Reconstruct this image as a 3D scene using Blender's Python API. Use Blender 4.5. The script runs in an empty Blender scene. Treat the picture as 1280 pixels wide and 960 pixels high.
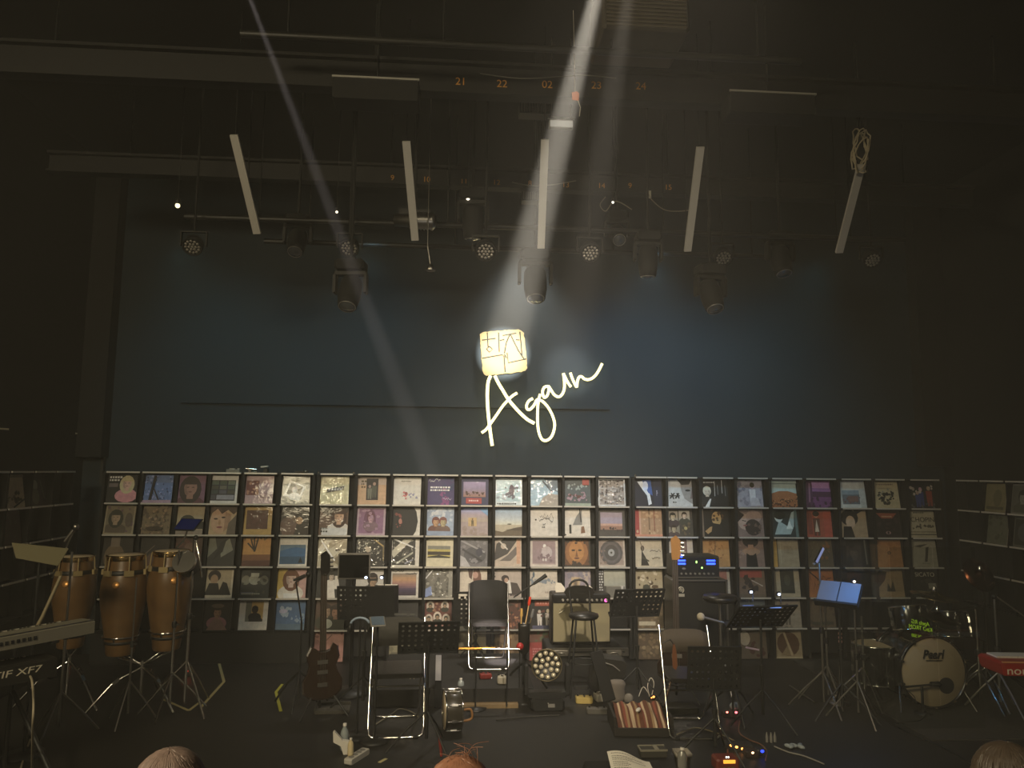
import bpy, math, random
from mathutils import Vector, Matrix
random.seed(7)
sc = bpy.context.scene
COL = sc.collection
R = math.radians

# ---------------------------------------------------------------- camera
EYE = Vector((0, 0, 2.1)); F = 930.0
YAW, PITCH, ROLL = R(4), R(6.62), R(0.6)
fwd = Vector((math.sin(YAW)*math.cos(PITCH), math.cos(YAW)*math.cos(PITCH), math.sin(PITCH)))
r0 = Vector((math.cos(YAW), -math.sin(YAW), 0)); u0 = r0.cross(fwd)
rgt = r0*math.cos(ROLL)+u0*math.sin(ROLL); upv = u0*math.cos(ROLL)-r0*math.sin(ROLL)
cd = bpy.data.cameras.new('camera'); cam = bpy.data.objects.new('camera', cd); COL.objects.link(cam)
cd.sensor_width = 36; cd.lens = 36*F/1280; cd.clip_start = 0.05; cd.clip_end = 100
M3 = Matrix((rgt, upv, -fwd)).transposed()
cam.matrix_world = Matrix.Translation(EYE) @ M3.to_4x4()
sc.camera = cam
# ---------------------------------------------------------------- exposure, world, stage lights
sc.view_settings.view_transform = 'Standard'; sc.view_settings.look = 'None'
sc.view_settings.gamma = 1; sc.view_settings.use_curve_mapping = False
sc.view_settings.exposure = 0
W = bpy.data.worlds.new('world'); sc.world = W; W.use_nodes = True
W.node_tree.nodes['Background'].inputs[0].default_value = (1, .86, .58, 1)
W.node_tree.nodes['Background'].inputs[1].default_value = 0.04
HAZE = 0.0054
def light(name, kind, loc, target, energy, color, **kw):
    d = bpy.data.lights.new(name, kind); o = bpy.data.objects.new(name, d); COL.objects.link(o)
    o.location = loc; dv = (Vector(target)-Vector(loc)); o.rotation_euler = dv.to_track_quat('-Z', 'Y').to_euler()
    d.energy = energy; d.color = color
    for k, v in kw.items(): setattr(d, k, v)
    return o
LIGHTS = [
 # front-of-house wash on the record wall
 ('front_wash', 'SPOT', (1.0, 1.3, 5.55), (0.72, 8.5, .85), 1800, (1, .86, .70), dict(spot_size=R(38), spot_blend=1, shadow_soft_size=.12)),
 ('front_wash_wide', 'SPOT', (0.4, .3, 5.4), (1.2, 7.3, .3), 760, (1, .87, .62), dict(spot_size=R(64), spot_blend=1, shadow_soft_size=.2)),
 # top light in the rig, grazes the ledges
 ('rig_top_light', 'SPOT', (0.75, 8.5, 5.2), (0.75, 8.47, 1.0), 420, (1, .92, .80), dict(spot_size=R(76), spot_blend=1, shadow_soft_size=.1)),
 # cool washes on the back wall, hung behind the pipes
 ('wall_wash_cool', 'SPOT', (1.9, 7.0, 4.2), (2.2, 8.95, 2.75), 125, (.20, .58, .92), dict(spot_size=R(96), spot_blend=1, shadow_soft_size=.15)),
 ('wall_wash_cool', 'SPOT', (3.6, 7.0, 4.2), (3.5, 8.95, 2.8), 60, (.18, .62, .86), dict(spot_size=R(96), spot_blend=1, shadow_soft_size=.15)),
 ('wall_wash_cool', 'SPOT', (-2.7, 7.0, 4.2), (-2.6, 8.95, 2.75), 44, (.30, .72, .86), dict(spot_size=R(96), spot_blend=1, shadow_soft_size=.15)),
 ('wall_wash_cool', 'SPOT', (-.9, 7.0, 4.2), (-.9, 8.95, 2.75), 52, (.32, .70, .92), dict(spot_size=R(96), spot_blend=1, shadow_soft_size=.15)),
 # work light low at the front, catches the rig
 ('rig_work_light', 'SPOT', (0.75, 3.2, 2.9), (0.65, 6.0, 4.35), 20, (1, .93, .84), dict(spot_size=R(74), spot_blend=1, shadow_soft_size=.15)),
 # house lights behind the audience, warm, to the left
 ('house_light', 'AREA', (-3.6, -.2, 4.4), (-1.2, 3.2, .3), 230, (1, .84, .54), dict(shape='RECTANGLE', size=1.6, size_y=.8)),
]
for a in LIGHTS: light(*a[:6], **a[6])

def ray(px, py):
    return rgt*((px-640)/F) + upv*((480-py)/F) + fwd
def at(px, py, Y):
    d = ray(px, py); return EYE + d*(Y/d.y)
def onz(px, py, z=0.0):
    d = ray(px, py); return EYE + d*((z-EYE.z)/d.z)
def atx(px, py, X):
    d = ray(px, py); return EYE + d*(X/d.x)
def mpp(p):
    return (Vector(p)-EYE).dot(fwd)/F          # metres per pixel at p

# ---------------------------------------------------------------- materials
def lin(c):
    if isinstance(c, str):
        if len(c) == 3: c = ''.join(x*2 for x in c)
        c = [int(c[i:i+2], 16)/255 for i in (0, 2, 4)]
    return tuple(x/12.92 if x <= .04045 else ((x+.055)/1.055)**2.4 for x in c)
MATS = {}
def mat(name, col, rough=.6, metal=0, noise=0, nscale=20, bump=0, emit=0, spec=.5, coat=0):
    if name in MATS: return MATS[name]
    m = bpy.data.materials.new(name); m.use_nodes = True; nt = m.node_tree; b = nt.nodes['Principled BSDF']
    c = lin(col)
    b.inputs['Base Color'].default_value = (*c, 1); b.inputs['Roughness'].default_value = rough
    b.inputs['Metallic'].default_value = metal; b.inputs['Specular IOR Level'].default_value = spec
    if coat: b.inputs['Coat Weight'].default_value = coat; b.inputs['Coat Roughness'].default_value = .12
    if emit:
        b.inputs['Base Color'].default_value = (*[x*.12 for x in c], 1); b.inputs['Emission Color'].default_value = (*c, 1); b.inputs['Emission Strength'].default_value = emit
        m.cycles.emission_sampling = 'NONE'
    if noise or bump:
        tc = nt.nodes.new('ShaderNodeTexCoord'); n = nt.nodes.new('ShaderNodeTexNoise')
        n.inputs['Scale'].default_value = nscale; n.inputs['Detail'].default_value = 3
        nt.links.new(tc.outputs['Object'], n.inputs['Vector'])
        if noise:
            r = nt.nodes.new('ShaderNodeMix'); r.data_type = 'RGBA'
            r.inputs['A'].default_value = (*[x*(1-noise) for x in c], 1); r.inputs['B'].default_value = (*[min(1, x*(1+noise)) for x in c], 1)
            nt.links.new(n.outputs['Fac'], r.inputs['Factor']); nt.links.new(r.outputs['Result'], b.inputs['Base Color'])
        if bump:
            bp = nt.nodes.new('ShaderNodeBump'); bp.inputs['Strength'].default_value = bump; bp.inputs['Distance'].default_value = .01
            nt.links.new(n.outputs['Fac'], bp.inputs['Height']); nt.links.new(bp.outputs['Normal'], b.inputs['Normal'])
    MATS[name] = m; return m
BLK = mat('black_satin', '1b1b1a', .5); BLKM = mat('black_matte', '141413', .85); CHR = mat('chrome', 'd8d4cc', .16, 1)
STEEL = mat('brushed_steel', '9a968e', .35, 1); DGREY = mat('dark_grey', '2c2b29', .7); GREY = mat('grey_plastic', '77746d', .6)
WHT = mat('white_plastic', 'cfc9bd', .5); PAPER = mat('paper', 'ddd6c8', .8); RUB = mat('rubber', '101010', .9)
BRASS = mat('brass', 'c09248', .28, 1); WOOD = mat('plank_wood', '7a6647', .6, noise=.35, nscale=9)
CONGA = mat('conga_wood', '6a4f2e', .34, noise=.45, nscale=7, coat=.4); SKIN = mat('drum_head', 'cbb89a', .6, noise=.12, nscale=6)
VINYL = mat('black_vinyl', '1c1a17', .38, bump=.15, nscale=40)
def prim_print(name, rough, coat, bump):
    m = bpy.data.materials.new(name); m.use_nodes = True; nt = m.node_tree; b = nt.nodes['Principled BSDF']
    a = nt.nodes.new('ShaderNodeAttribute'); a.attribute_name = 'ink'
    n = nt.nodes.new('ShaderNodeTexNoise'); n.inputs['Scale'].default_value = 22; n.inputs['Detail'].default_value = 4
    tc = nt.nodes.new('ShaderNodeTexCoord'); nt.links.new(tc.outputs['Object'], n.inputs['Vector'])
    mr = nt.nodes.new('ShaderNodeMapRange'); mr.inputs['To Min'].default_value = .80; mr.inputs['To Max'].default_value = 1.12
    mr.inputs['From Min'].default_value = .25; mr.inputs['From Max'].default_value = .75
    mx = nt.nodes.new('ShaderNodeMix'); mx.data_type = 'RGBA'; mx.blend_type = 'MULTIPLY'; mx.inputs['Factor'].default_value = 1
    nt.links.new(n.outputs['Fac'], mr.inputs['Value']); nt.links.new(a.outputs['Color'], mx.inputs['A']); nt.links.new(mr.outputs['Result'], mx.inputs['B'])
    nt.links.new(mx.outputs['Result'], b.inputs['Base Color'])
    b.inputs['Roughness'].default_value = rough; b.inputs['Coat Weight'].default_value = coat; b.inputs['Coat Roughness'].default_value = .08
    if bump:
        n2 = nt.nodes.new('ShaderNodeTexNoise'); n2.inputs['Scale'].default_value = 9; n2.inputs['Distortion'].default_value = 2
        nt.links.new(tc.outputs['Object'], n2.inputs['Vector'])
        bp = nt.nodes.new('ShaderNodeBump'); bp.inputs['Strength'].default_value = bump; bp.inputs['Distance'].default_value = .02
        nt.links.new(n2.outputs['Fac'], bp.inputs['Height']); nt.links.new(bp.outputs['Normal'], b.inputs['Coat Normal'])
    return m
PRINT = prim_print('printed_card', .55, .25, .1); SLEEVE = prim_print('printed_card_in_plastic', .5, 1, .6)

# ---------------------------------------------------------------- mesh builder
class MB:
    def __init__(s): s.v = []; s.f = []; s.mi = []; s.sm = []; s.ms = []; s.k = 0; s.M = Matrix()
    def use(s, m):
        if m not in s.ms: s.ms.append(m)
        s.k = s.ms.index(m); return s
    def add(s, vs, fs, smooth=False):
        o = len(s.v); s.v += [s.M @ Vector(p) for p in vs]
        for f in fs: s.f.append([i+o for i in f]); s.mi.append(s.k); s.sm.append(smooth)
        return s
    def box(s, c, d, rot=None, ch=0):
        x, y, z = [q/2 for q in d]; T = Matrix.Translation(c)
        if rot: T = T @ (rot if isinstance(rot, Matrix) else (Matrix.Rotation(rot[2], 4, 'Z') @ Matrix.Rotation(rot[1], 4, 'Y') @ Matrix.Rotation(rot[0], 4, 'X')))
        if ch:                                       # chamfered box: octagonal outline extruded along y
            a, b = x-ch, z-ch
            o = [(-a, -z), (a, -z), (x, -b), (x, b), (a, z), (-a, z), (-x, b), (-x, -b)]
            e = y-ch; q = 1-ch/max(x, z)
            rings = [[(p[0]*q, -y, p[1]*q) for p in o], [(p[0], -e, p[1]) for p in o], [(p[0], e, p[1]) for p in o], [(p[0]*q, y, p[1]*q) for p in o]]
            vs = [T @ Vector(p) for r_ in rings for p in r_]; fs = [list(range(8)), list(range(31, 23, -1))]
            for j in range(3):
                for i in range(8): fs.append([j*8+i, (j+1)*8+i, (j+1)*8+(i+1) % 8, j*8+(i+1) % 8])
            return s.add(vs, fs)
        vs = [T @ Vector((i*x, j*y, k*z)) for i in (-1, 1) for j in (-1, 1) for k in (-1, 1)]
        return s.add(vs, [(0, 1, 3, 2), (4, 6, 7, 5), (0, 4, 5, 1), (2, 3, 7, 6), (0, 2, 6, 4), (1, 5, 7, 3)])
    def tube(s, pts, r, seg=8, closed=False):
        pts = [Vector(p) for p in pts]; n = len(pts); rs = r if isinstance(r, (list, tuple)) else [r]*n
        vs = []; fs = []; ref = None
        for i, p in enumerate(pts):
            a = pts[(i-1) % n] if (i or closed) else p; b = pts[(i+1) % n] if (i < n-1 or closed) else p
            t = (b-a).normalized() if (b-a).length > 1e-9 else Vector((0, 0, 1))
            if ref is None: ref = Vector((0, 0, 1)) if abs(t.z) < .9 else Vector((1, 0, 0))
            x = ref-t*ref.dot(t)
            if x.length < 1e-6: x = t.orthogonal()
            x.normalize(); ref = x; y = t.cross(x)
            for k in range(seg):
                an = 2*math.pi*k/seg; vs.append(p+(x*math.cos(an)+y*math.sin(an))*rs[i])
        for i in range(n if closed else n-1):
            j = (i+1) % n
            for k in range(seg): fs.append([i*seg+k, i*seg+(k+1) % seg, j*seg+(k+1) % seg, j*seg+k])
        s.add(vs, fs, True)
        if not closed: s.add(vs[:seg], [list(range(seg-1, -1, -1))]); s.add(vs[-seg:], [list(range(seg))])
        return s
    def cyl(s, p0, p1, r0, r1=None, seg=16): return s.tube([p0, p1], [r0, r0 if r1 is None else r1], seg)
    def lathe(s, prof, seg=24, T=None):
        T = T or Matrix(); vs = []; fs = []; n = len(prof)
        for r_, z in prof:
            for k in range(seg): a = 2*math.pi*k/seg; vs.append(T @ Vector((r_*math.cos(a), r_*math.sin(a), z)))
        for i in range(n-1):
            for k in range(seg): fs.append([i*seg+k, i*seg+(k+1) % seg, (i+1)*seg+(k+1) % seg, (i+1)*seg+k])
        s.add(vs, fs, True)
        if prof[0][0] > 1e-5: s.add(vs[:seg], [list(range(seg-1, -1, -1))])
        if prof[-1][0] > 1e-5: s.add(vs[-seg:], [list(range(seg))])
        return s
    def ell(s, c, r, seg=12, rot=None):
        T = Matrix.Translation(c) @ (rot or Matrix()) @ Matrix.Diagonal((*(r if isinstance(r, (tuple, list)) else (r, r, r)), 1))
        n = max(6, seg//2+2); prof = [(math.sin(math.pi*i/n)+1e-6, -math.cos(math.pi*i/n)) for i in range(n+1)]
        return s.lathe(prof, seg, T)
    def prism(s, pts, y0, y1):                      # outline in x,z extruded along y
        n = len(pts); vs = [(p[0], y0, p[1]) for p in pts]+[(p[0], y1, p[1]) for p in pts]
        fs = [list(range(n)), list(range(2*n-1, n-1, -1))]+[[i, i+n, (i+1) % n+n, (i+1) % n] for i in range(n)]
        return s.add(vs, fs)
    def build(s, name, m=None, parent=None):
        me = bpy.data.meshes.new(name); me.from_pydata([tuple(p) for p in s.v], [], s.f)
        ms = s.ms or [m]
        if m is not None and s.ms and m not in s.ms: pass
        for q in ms: me.materials.append(q)
        for p, k, q in zip(me.polygons, s.mi, s.sm): p.material_index = k if s.ms else 0; p.use_smooth = q
        me.update()
        o = bpy.data.objects.new(name, me); COL.objects.link(o)
        if parent: o.parent = parent
        return o
def mb(M=None):
    b = MB()
    if M is not None: b.M = M
    return b
def tag(o, label, cat, group=None, kind=None):
    o['label'] = label; o['category'] = cat
    if group: o['group'] = group
    if kind: o['kind'] = kind
    return o
def thing(name, loc, label, cat, group=None, rz=0):
    o = bpy.data.objects.new(name, None); COL.objects.link(o); o.empty_display_size = .1
    o.location = loc; o.rotation_euler = (0, 0, rz)
    return tag(o, label, cat, group)
def struct(name, b, m):
    o = b.build(name, m); o['kind'] = 'structure'; return o
def text_mesh(name, body, size, m, parent=None, M=None, depth=.002, shear=0, sx=1, mirror=False, bold=0):
    c = bpy.data.curves.new(name, 'FONT'); c.body = body; c.size = size; c.extrude = depth/2; c.align_x = 'CENTER'; c.align_y = 'CENTER'; c.shear = shear; c.offset = bold
    o = bpy.data.objects.new(name, c); COL.objects.link(o)
    me = bpy.data.meshes.new_from_object(o.evaluated_get(bpy.context.evaluated_depsgraph_get()))
    bpy.data.objects.remove(o); me.name = name; me.materials.clear(); me.materials.append(m)
    T = (M or Matrix()) @ Matrix.Rotation(R(90), 4, 'X') @ Matrix.Diagonal((-sx if mirror else sx, 1, 1, 1))   # faces -y
    me.transform(T)
    if mirror: me.flip_normals()
    q = bpy.data.objects.new(name, me); COL.objects.link(q)
    if parent: q.parent = parent
    return q
def copy_tree(o, parent=None):
    c = o.copy(); COL.objects.link(c)
    if parent: c.parent = parent
    for ch in list(o.children): copy_tree(ch, c)
    return c
def arc(c, r, a0, a1, n=10, plane='xz'):
    out = []
    for i in range(n+1):
        a = R(a0+(a1-a0)*i/n); x, y = r*math.cos(a), r*math.sin(a)
        out.append((c[0]+x, c[1], c[2]+y) if plane == 'xz' else (c[0]+x, c[1]+y, c[2]))
    return out
def rrect(w, h, r, n=4):
    out = []
    for cx, cz, a in ((w/2-r, h/2-r, 0), (-w/2+r, h/2-r, 90), (-w/2+r, -h/2+r, 180), (w/2-r, -h/2+r, 270)):
        for i in range(n+1): q = R(a+90*i/n); out.append((cx+r*math.cos(q), cz+r*math.sin(q)))
    return out
def catmull(P, n=6):
    P = [Vector(p) for p in P]; out = []
    for i in range(len(P)-1):
        a, b, c, d = P[max(i-1, 0)], P[i], P[i+1], P[min(i+2, len(P)-1)]
        for k in range(n):
            t = k/n; out.append(.5*((2*b)+(c-a)*t+(2*a-5*b+4*c-d)*t*t+(3*b-a-3*c+d)*t**3))
    return out+[P[-1]]
# ---------------------------------------------------------------- room shell
XL, XR, YB, ZC = -4.32, 6.05, 8.95, 5.7
FLOOR = mat('stage_floor_black', '191714', .55, noise=.3, nscale=3, bump=.05)
WALLM = mat('painted_wall_dark', '18262e', .8, noise=.10, nscale=2.5, bump=.05)
WALLS = mat('side_wall_black', '161614', .9); CEILM = mat('ceiling_black', '131311', .95)
struct('floor', mb().box(((XL+XR)/2, 3.5, -.1), (XR-XL, 11.2, .2)), FLOOR)
struct('wall_back', mb().box(((XL+XR)/2, YB+.1, ZC/2), (XR-XL, .2, ZC)), WALLM)
struct('wall_left', mb().box((XL-.1, 4.6, ZC/2), (.2, 9, ZC)), WALLS)
struct('wall_right', mb().box((XR+.1, 4.6, ZC/2), (.2, 9, ZC)), WALLS)
struct('ceiling', mb().box(((XL+XR)/2, 5.1, ZC+.1), (XR-XL+.4, 8, .2)), CEILM)
# raised panel on the back wall: bottom seam and right seam show as lines
a = at(763, 512, YB-.04); a0 = at(225, 507, YB-.04)
struct('trim_1', mb().box(((a.x+a0.x)/2, YB-.02, (a.z+4.9)/2), (a.x-a0.x, .04, 4.9-a.z)), WALLM)
q = at(137, 470, YB-.03)
struct('trim_2', mb().box((q.x, YB-.03, 3.2), (.03, .06, 2.6)), mat('corner_strip', '2a2926', .7))
xl_, xr_ = at(133, 470, 8.75).x, at(1152, 470, 8.75).x
struct('trim_3', mb().box(((XL+xl_)/2, 8.85, (ZC+2.2)/2), (xl_-XL, .19, ZC-2.2)), WALLS)
struct('trim_4', mb().box(((XR+xr_)/2, 8.85, (ZC+2.2)/2), (XR-xr_, .19, ZC-2.2)), WALLS)
# rear riser
RZ = .15; ra = onz(470, 862, RZ); rb = onz(668, 862, RZ)
struct('floor_riser', mb().box(((ra.x+rb.x)/2, (ra.y+8.25)/2, RZ/2), (rb.x-ra.x, 8.25-ra.y, RZ-.002)), mat('riser_black', '1a1815', .7))

# ---------------------------------------------------------------- display racks of album covers
PY = 8.5; PITCH_R = .339; Z0 = at(640, 594.5, PY).z
RACKM = mat('rack_black', '0f0f0e', .7); LIP = mat('pale_metal_lip', 'cfcac0', .38, .35)
def rack(name, label, M, xs, nrow, z0, width=(.20, .20)):
    t = thing(name, M.translation, label, 'display rack', 'display racks along the back of the stage'); t.rotation_euler = M.to_euler()
    x0, x1 = min(xs)-width[0], max(xs)+width[1]
    mb().box(((x0+x1)/2, .13, z0/2+.02), (x1-x0, .02, z0-.04)).build('back_panel', RACKM, t)
    zb = z0-nrow*PITCH_R
    if zb > .06: mb().box(((x0+x1)/2, .06, (zb-.02)/2), (x1-x0, .12, zb-.02)).build('plinth', RACKM, t)
    for r_ in range(nrow+1):
        z = z0-r_*PITCH_R
        if z > .03: mb().box(((x0+x1)/2, .055, z-.006), (x1-x0, .13, .010)).build('ledge', RACKM, t)
    ed = sorted(xs); ps = [x0]+[(p+q)/2+.02 for p, q in zip(ed, ed[1:])]+[x1]
    for p in ps: mb().box((p, .06, z0/2), (.03, .118, z0-.03)).build('post', RACKM, t)
    for r_ in range(nrow):
        for x in xs: mb().box((x+.012, -.016, z0-r_*PITCH_R-.004), (.352, .012, .017)).build('lip', LIP, t)
    return t
LX = [at(p, 612, PY).x for p in (152, 197, 238, 279, 324, 370)]
CX = [at(p, 612, PY).x for p in (419, 466, 509.5, 551.5, 594.5, 637, 682, 723, 766)]
RX = [at(p, 615, PY).x for p in (812.5, 851, 896, 939.5, 982.5, 1025, 1069, 1111, 1154.5)]
rack('display_rack', 'black display rack of album covers standing behind the congas', Matrix.Translation((0, PY, 0)), LX, 5, Z0, (.20, .19))
rack('display_rack', 'black display rack of album covers under the glowing sign', Matrix.Translation((0, PY, 0)), CX, 6, Z0, (.19, .20))
rack('display_rack', 'black display rack of album covers behind the drum kit', Matrix.Translation((0, PY, 0)), RX, 6, Z0, (.19, .22))
WLX, WRX = -4.10, 5.77
LWX = [6.56, 6.95, 7.34, 7.73, 8.12]; RWX = [-8.14, -7.75, -7.36, -6.97]
rack('display_rack', 'dim side rack of album covers along the left wall', Matrix.Translation((WLX, 0, 0)) @ Matrix.Rotation(R(90), 4, 'Z'), LWX, 4, Z0)
rack('display_rack', 'dim side rack of album covers along the right wall', Matrix.Translation((WRX, 0, 0)) @ Matrix.Rotation(R(-90), 4, 'Z'), RWX, 4, Z0)

def clip(poly):
    for ax, sgn, lim in ((0, 1, 0), (0, -1, -1), (1, 1, 0), (1, -1, -1)):
        out = []
        for i in range(len(poly)):
            p, q = poly[i-1], poly[i]; a, b = sgn*p[ax]-lim, sgn*q[ax]-lim
            if (a >= 0) != (b >= 0):
                t = a/(a-b); out.append((p[0]+(q[0]-p[0])*t, p[1]+(q[1]-p[1])*t))
            if b >= 0: out.append(q)
        poly = out
        if not poly: break
    return poly
def el(cx, cy, rx, ry, n=14, a0=0, a1=360):
    return [(cx+rx*math.cos(R(a0+(a1-a0)*i/n)), cy+ry*math.sin(R(a0+(a1-a0)*i/n))) for i in range(n)]
def art(spec, seed):
    """small drawing language -> list of (polygon in 0..1, colour)"""
    rnd = random.Random(seed); out = []
    def P(poly, c): out.append((poly, lin(c)))
    for op in spec.split(';'):
        w = op.split()
        if not w: continue
        k, *a = w; n = []
        for x in a:
            try: n.append(float(x) if not (len(x) in (3, 6) and x.isalnum()) else x)
            except ValueError: n.append(x)
        if k == 'r': P([(n[0], n[1]), (n[2], n[1]), (n[2], n[3]), (n[0], n[3])], n[4])
        elif k == 'e': P(el(*n[:4]), n[4])
        elif k == 'p': P(list(zip(n[:-1:2], n[1:-1:2])), n[-1])
        elif k == 'l':                                   # line x0 y0 x1 y1 width
            dx, dy = n[2]-n[0], n[3]-n[1]; L = math.hypot(dx, dy) or 1; ox, oy = -dy/L*n[4]/2, dx/L*n[4]/2
            P([(n[0]+ox, n[1]+oy), (n[2]+ox, n[3]+oy), (n[2]-ox, n[3]-oy), (n[0]-ox, n[1]-oy)], n[5])
        elif k == 'g':                                   # bands between colours, bottom to top: y0 y1 colours
            y0, y1, cs = n[0], n[1], n[2:]; N = 12
            C3 = [lin(c) for c in cs]
            for i in range(N):
                t = i/(N-1)*(len(C3)-1); j = min(int(t), len(C3)-2); u = t-j
                c = tuple(C3[j][q]*(1-u)+C3[j+1][q]*u for q in range(3))
                out.append(([(0, y0+(y1-y0)*i/N), (1, y0+(y1-y0)*i/N), (1, y0+(y1-y0)*(i+1)/N), (0, y0+(y1-y0)*(i+1)/N)], c))
        elif k == 'f':                                   # portrait: cx cy size hair skin shirt
            x, y, s, h, sk, sh = n
            P(el(x, y-s*1.75, s*1.7, s*1.1), sh); P([(x-s*.35, y-s), (x+s*.35, y-s), (x+s*.35, y-s*.4), (x-s*.35, y-s*.4)], sk)
            P(el(x, y+s*.18, s*.86, s*1.0), h); P(el(x+s*.05, y-s*.08, s*.62, s*.8), sk); out.append((el(x+s*.3, y-s*.1, s*.33, s*.72), tuple(q*.68 for q in lin(sk)))); P(el(x-s*.05, y-s*.05, s*.4, s*.6), sk)
            P(el(x, y+s*.72, s*.75, s*.36), h)
            for q in (-.25, .3): out.append((el(x+s*q, y, s*.13, s*.06), tuple(v*.35 for v in lin(sk))))
            out.append((el(x+s*.04, y-s*.45, s*.2, s*.06), tuple(v*.5 for v in lin(sk))))
        elif k == 'F':                                   # the same with long hair
            x, y, s, h, sk, sh = n
            P(el(x, y-s*1.8, s*1.6, s*1.0), sh); P(el(x, y-s*.2, s*1.05, s*1.35), h)
            P([(x-s*.3, y-s*1.1), (x+s*.3, y-s*1.1), (x+s*.3, y-s*.4), (x-s*.3, y-s*.4)], sk); P(el(x, y, s*.62, s*.82), sk); out.append((el(x-s*.3, y-s*.05, s*.3, s*.7), tuple(q*.7 for q in lin(sk)))); P(el(x+s*.06, y, s*.42, s*.66), sk)
            P([(x-s*.7, y+s*.3), (x+s*.7, y+s*.3), (x+s*.5, y+s*.9), (x-s*.5, y+s*.9)], h)
            for q in (-.25, .25): out.append((el(x+s*q, y+s*.02, s*.13, s*.06), tuple(v*.35 for v in lin(sk))))
            out.append((el(x, y-s*.42, s*.18, s*.06), tuple(v*.5 for v in lin(sk)[:1])+tuple(v*.36 for v in lin(sk)[1:])))
        elif k == 's':                                   # standing figure: x y height colour skin
            x, y, h, c, sk = n
            P([(x-h*.13, y), (x-h*.03, y), (x, y+h*.4), (x+h*.03, y), (x+h*.13, y), (x+h*.16, y+h*.75), (x-h*.16, y+h*.75)], c)
            P(el(x, y+h*.88, h*.1, h*.12, 8), sk)
        elif k == 'n':                                   # blotches: count size colour
            for _ in range(int(n[0])):
                x, y, q = rnd.random(), rnd.random(), n[1]*rnd.uniform(.5, 1.3)
                P([(x+q*math.cos(t*1.05)*rnd.uniform(.4, 1), y+q*math.sin(t*1.05)*rnd.uniform(.4, 1)) for t in range(6)], n[2])
        elif k == 'm':                                   # blotches inside a box: x0 y0 x1 y1 count size colour
            for _ in range(int(n[4])):
                x, y, q = rnd.uniform(n[0], n[2]), rnd.uniform(n[1], n[3]), n[5]*rnd.uniform(.5, 1.3)
                P([(x+q*math.cos(t*1.05)*rnd.uniform(.4, 1), y+q*math.sin(t*1.05)*rnd.uniform(.4, 1)) for t in range(6)], n[6])
        elif k == 't':                                   # illegible small print: x y width rows lineheight colour
            for i in range(int(n[3])):
                x = n[0]; y = n[1]-i*n[4]*1.7
                while x < n[0]+n[2]*rnd.uniform(.7, 1):
                    w_ = n[4]*rnd.uniform(.5, 1.4); P([(x, y), (x+w_, y), (x+w_, y+n[4]), (x, y+n[4])], n[5]); x += w_+n[4]*.45
        elif k == 'w':                                   # scrawl: x y width height colour
            x, y, w_, h, c = n; pts = [(x+w_*i/14, y+h*rnd.uniform(-.5, .5)) for i in range(15)]
            for p, q in zip(pts, pts[1:]):
                P([(p[0], p[1]), (q[0], q[1]), (q[0], q[1]+.025), (p[0], p[1]+.025)], c)
        elif k == 'B':                                   # border: width colour (drawn as four bars)
            b, c = n
            for r_ in ((0, 0, 1, b), (0, 1-b, 1, 1), (0, 0, b, 1), (1-b, 0, 1, 1)): P([(r_[0], r_[1]), (r_[2], r_[1]), (r_[2], r_[3]), (r_[0], r_[3])], c)
    return out
S = .315
def mute(c):
    l = .3*c[0]+.6*c[1]+.1*c[2]; return tuple((q*.8+l*.2)*.9 for q in c)
def album(label, M, bg, spec, seed, sleeve=False, txt=None, w=S):
    shapes = [([(0, 0), (1, 0), (1, 1), (0, 1)], lin(bg))]+art(spec, seed)
    vs, fs, cs = [], [], []
    def face(p3, c): c = mute(c); o = len(vs); vs.extend(p3); fs.append(list(range(o, o+len(p3)))); cs.append(c)
    edge = lin('b9ae9c')
    bx = [(x, y, z) for x in (-w/2, w/2) for y in (0, .005) for z in (0, S)]
    for f in ((0, 1, 3, 2), (4, 6, 7, 5), (2, 3, 7, 6), (0, 2, 6, 4), (1, 5, 7, 3)): face([bx[i] for i in f], edge)
    for i, (poly, c) in enumerate(shapes):
        poly = clip(poly)
        if len(poly) > 2: face([((u-.5)*w, -.00025*i, v*S) for u, v in poly], c)
    me = bpy.data.meshes.new('album_cover'); me.from_pydata(vs, [], fs); me.materials.append(SLEEVE if sleeve else PRINT)
    at_ = me.color_attributes.new('ink', 'FLOAT_COLOR', 'CORNER')
    i = 0
    for f, c in zip(fs, cs):
        for _ in f: at_.data[i].color = (*c, 1); i += 1
    o = bpy.data.objects.new('album_cover', me); COL.objects.link(o); o.matrix_world = M
    tag(o, label, 'album cover', 'album covers on the display racks')
    if txt:
        body, sz, px, pz, col, sx = txt
        text_mesh('title_lettering', body, sz, mat('ink_'+col, col, .6), o, Matrix.Translation(((px-.5)*w, -.002-.00025*len(shapes), pz*S)), .001, sx=sx)
    return o
LEAN = Matrix.Rotation(R(-9), 4, 'X')
def cell(M, x, r_): return M @ Matrix.Translation((x-.012, .012+random.uniform(0, .006), Z0-(r_+1)*PITCH_R+.001)) @ Matrix.Rotation(R(random.uniform(-.8, .8)), 4, 'Y') @ LEAN
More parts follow.
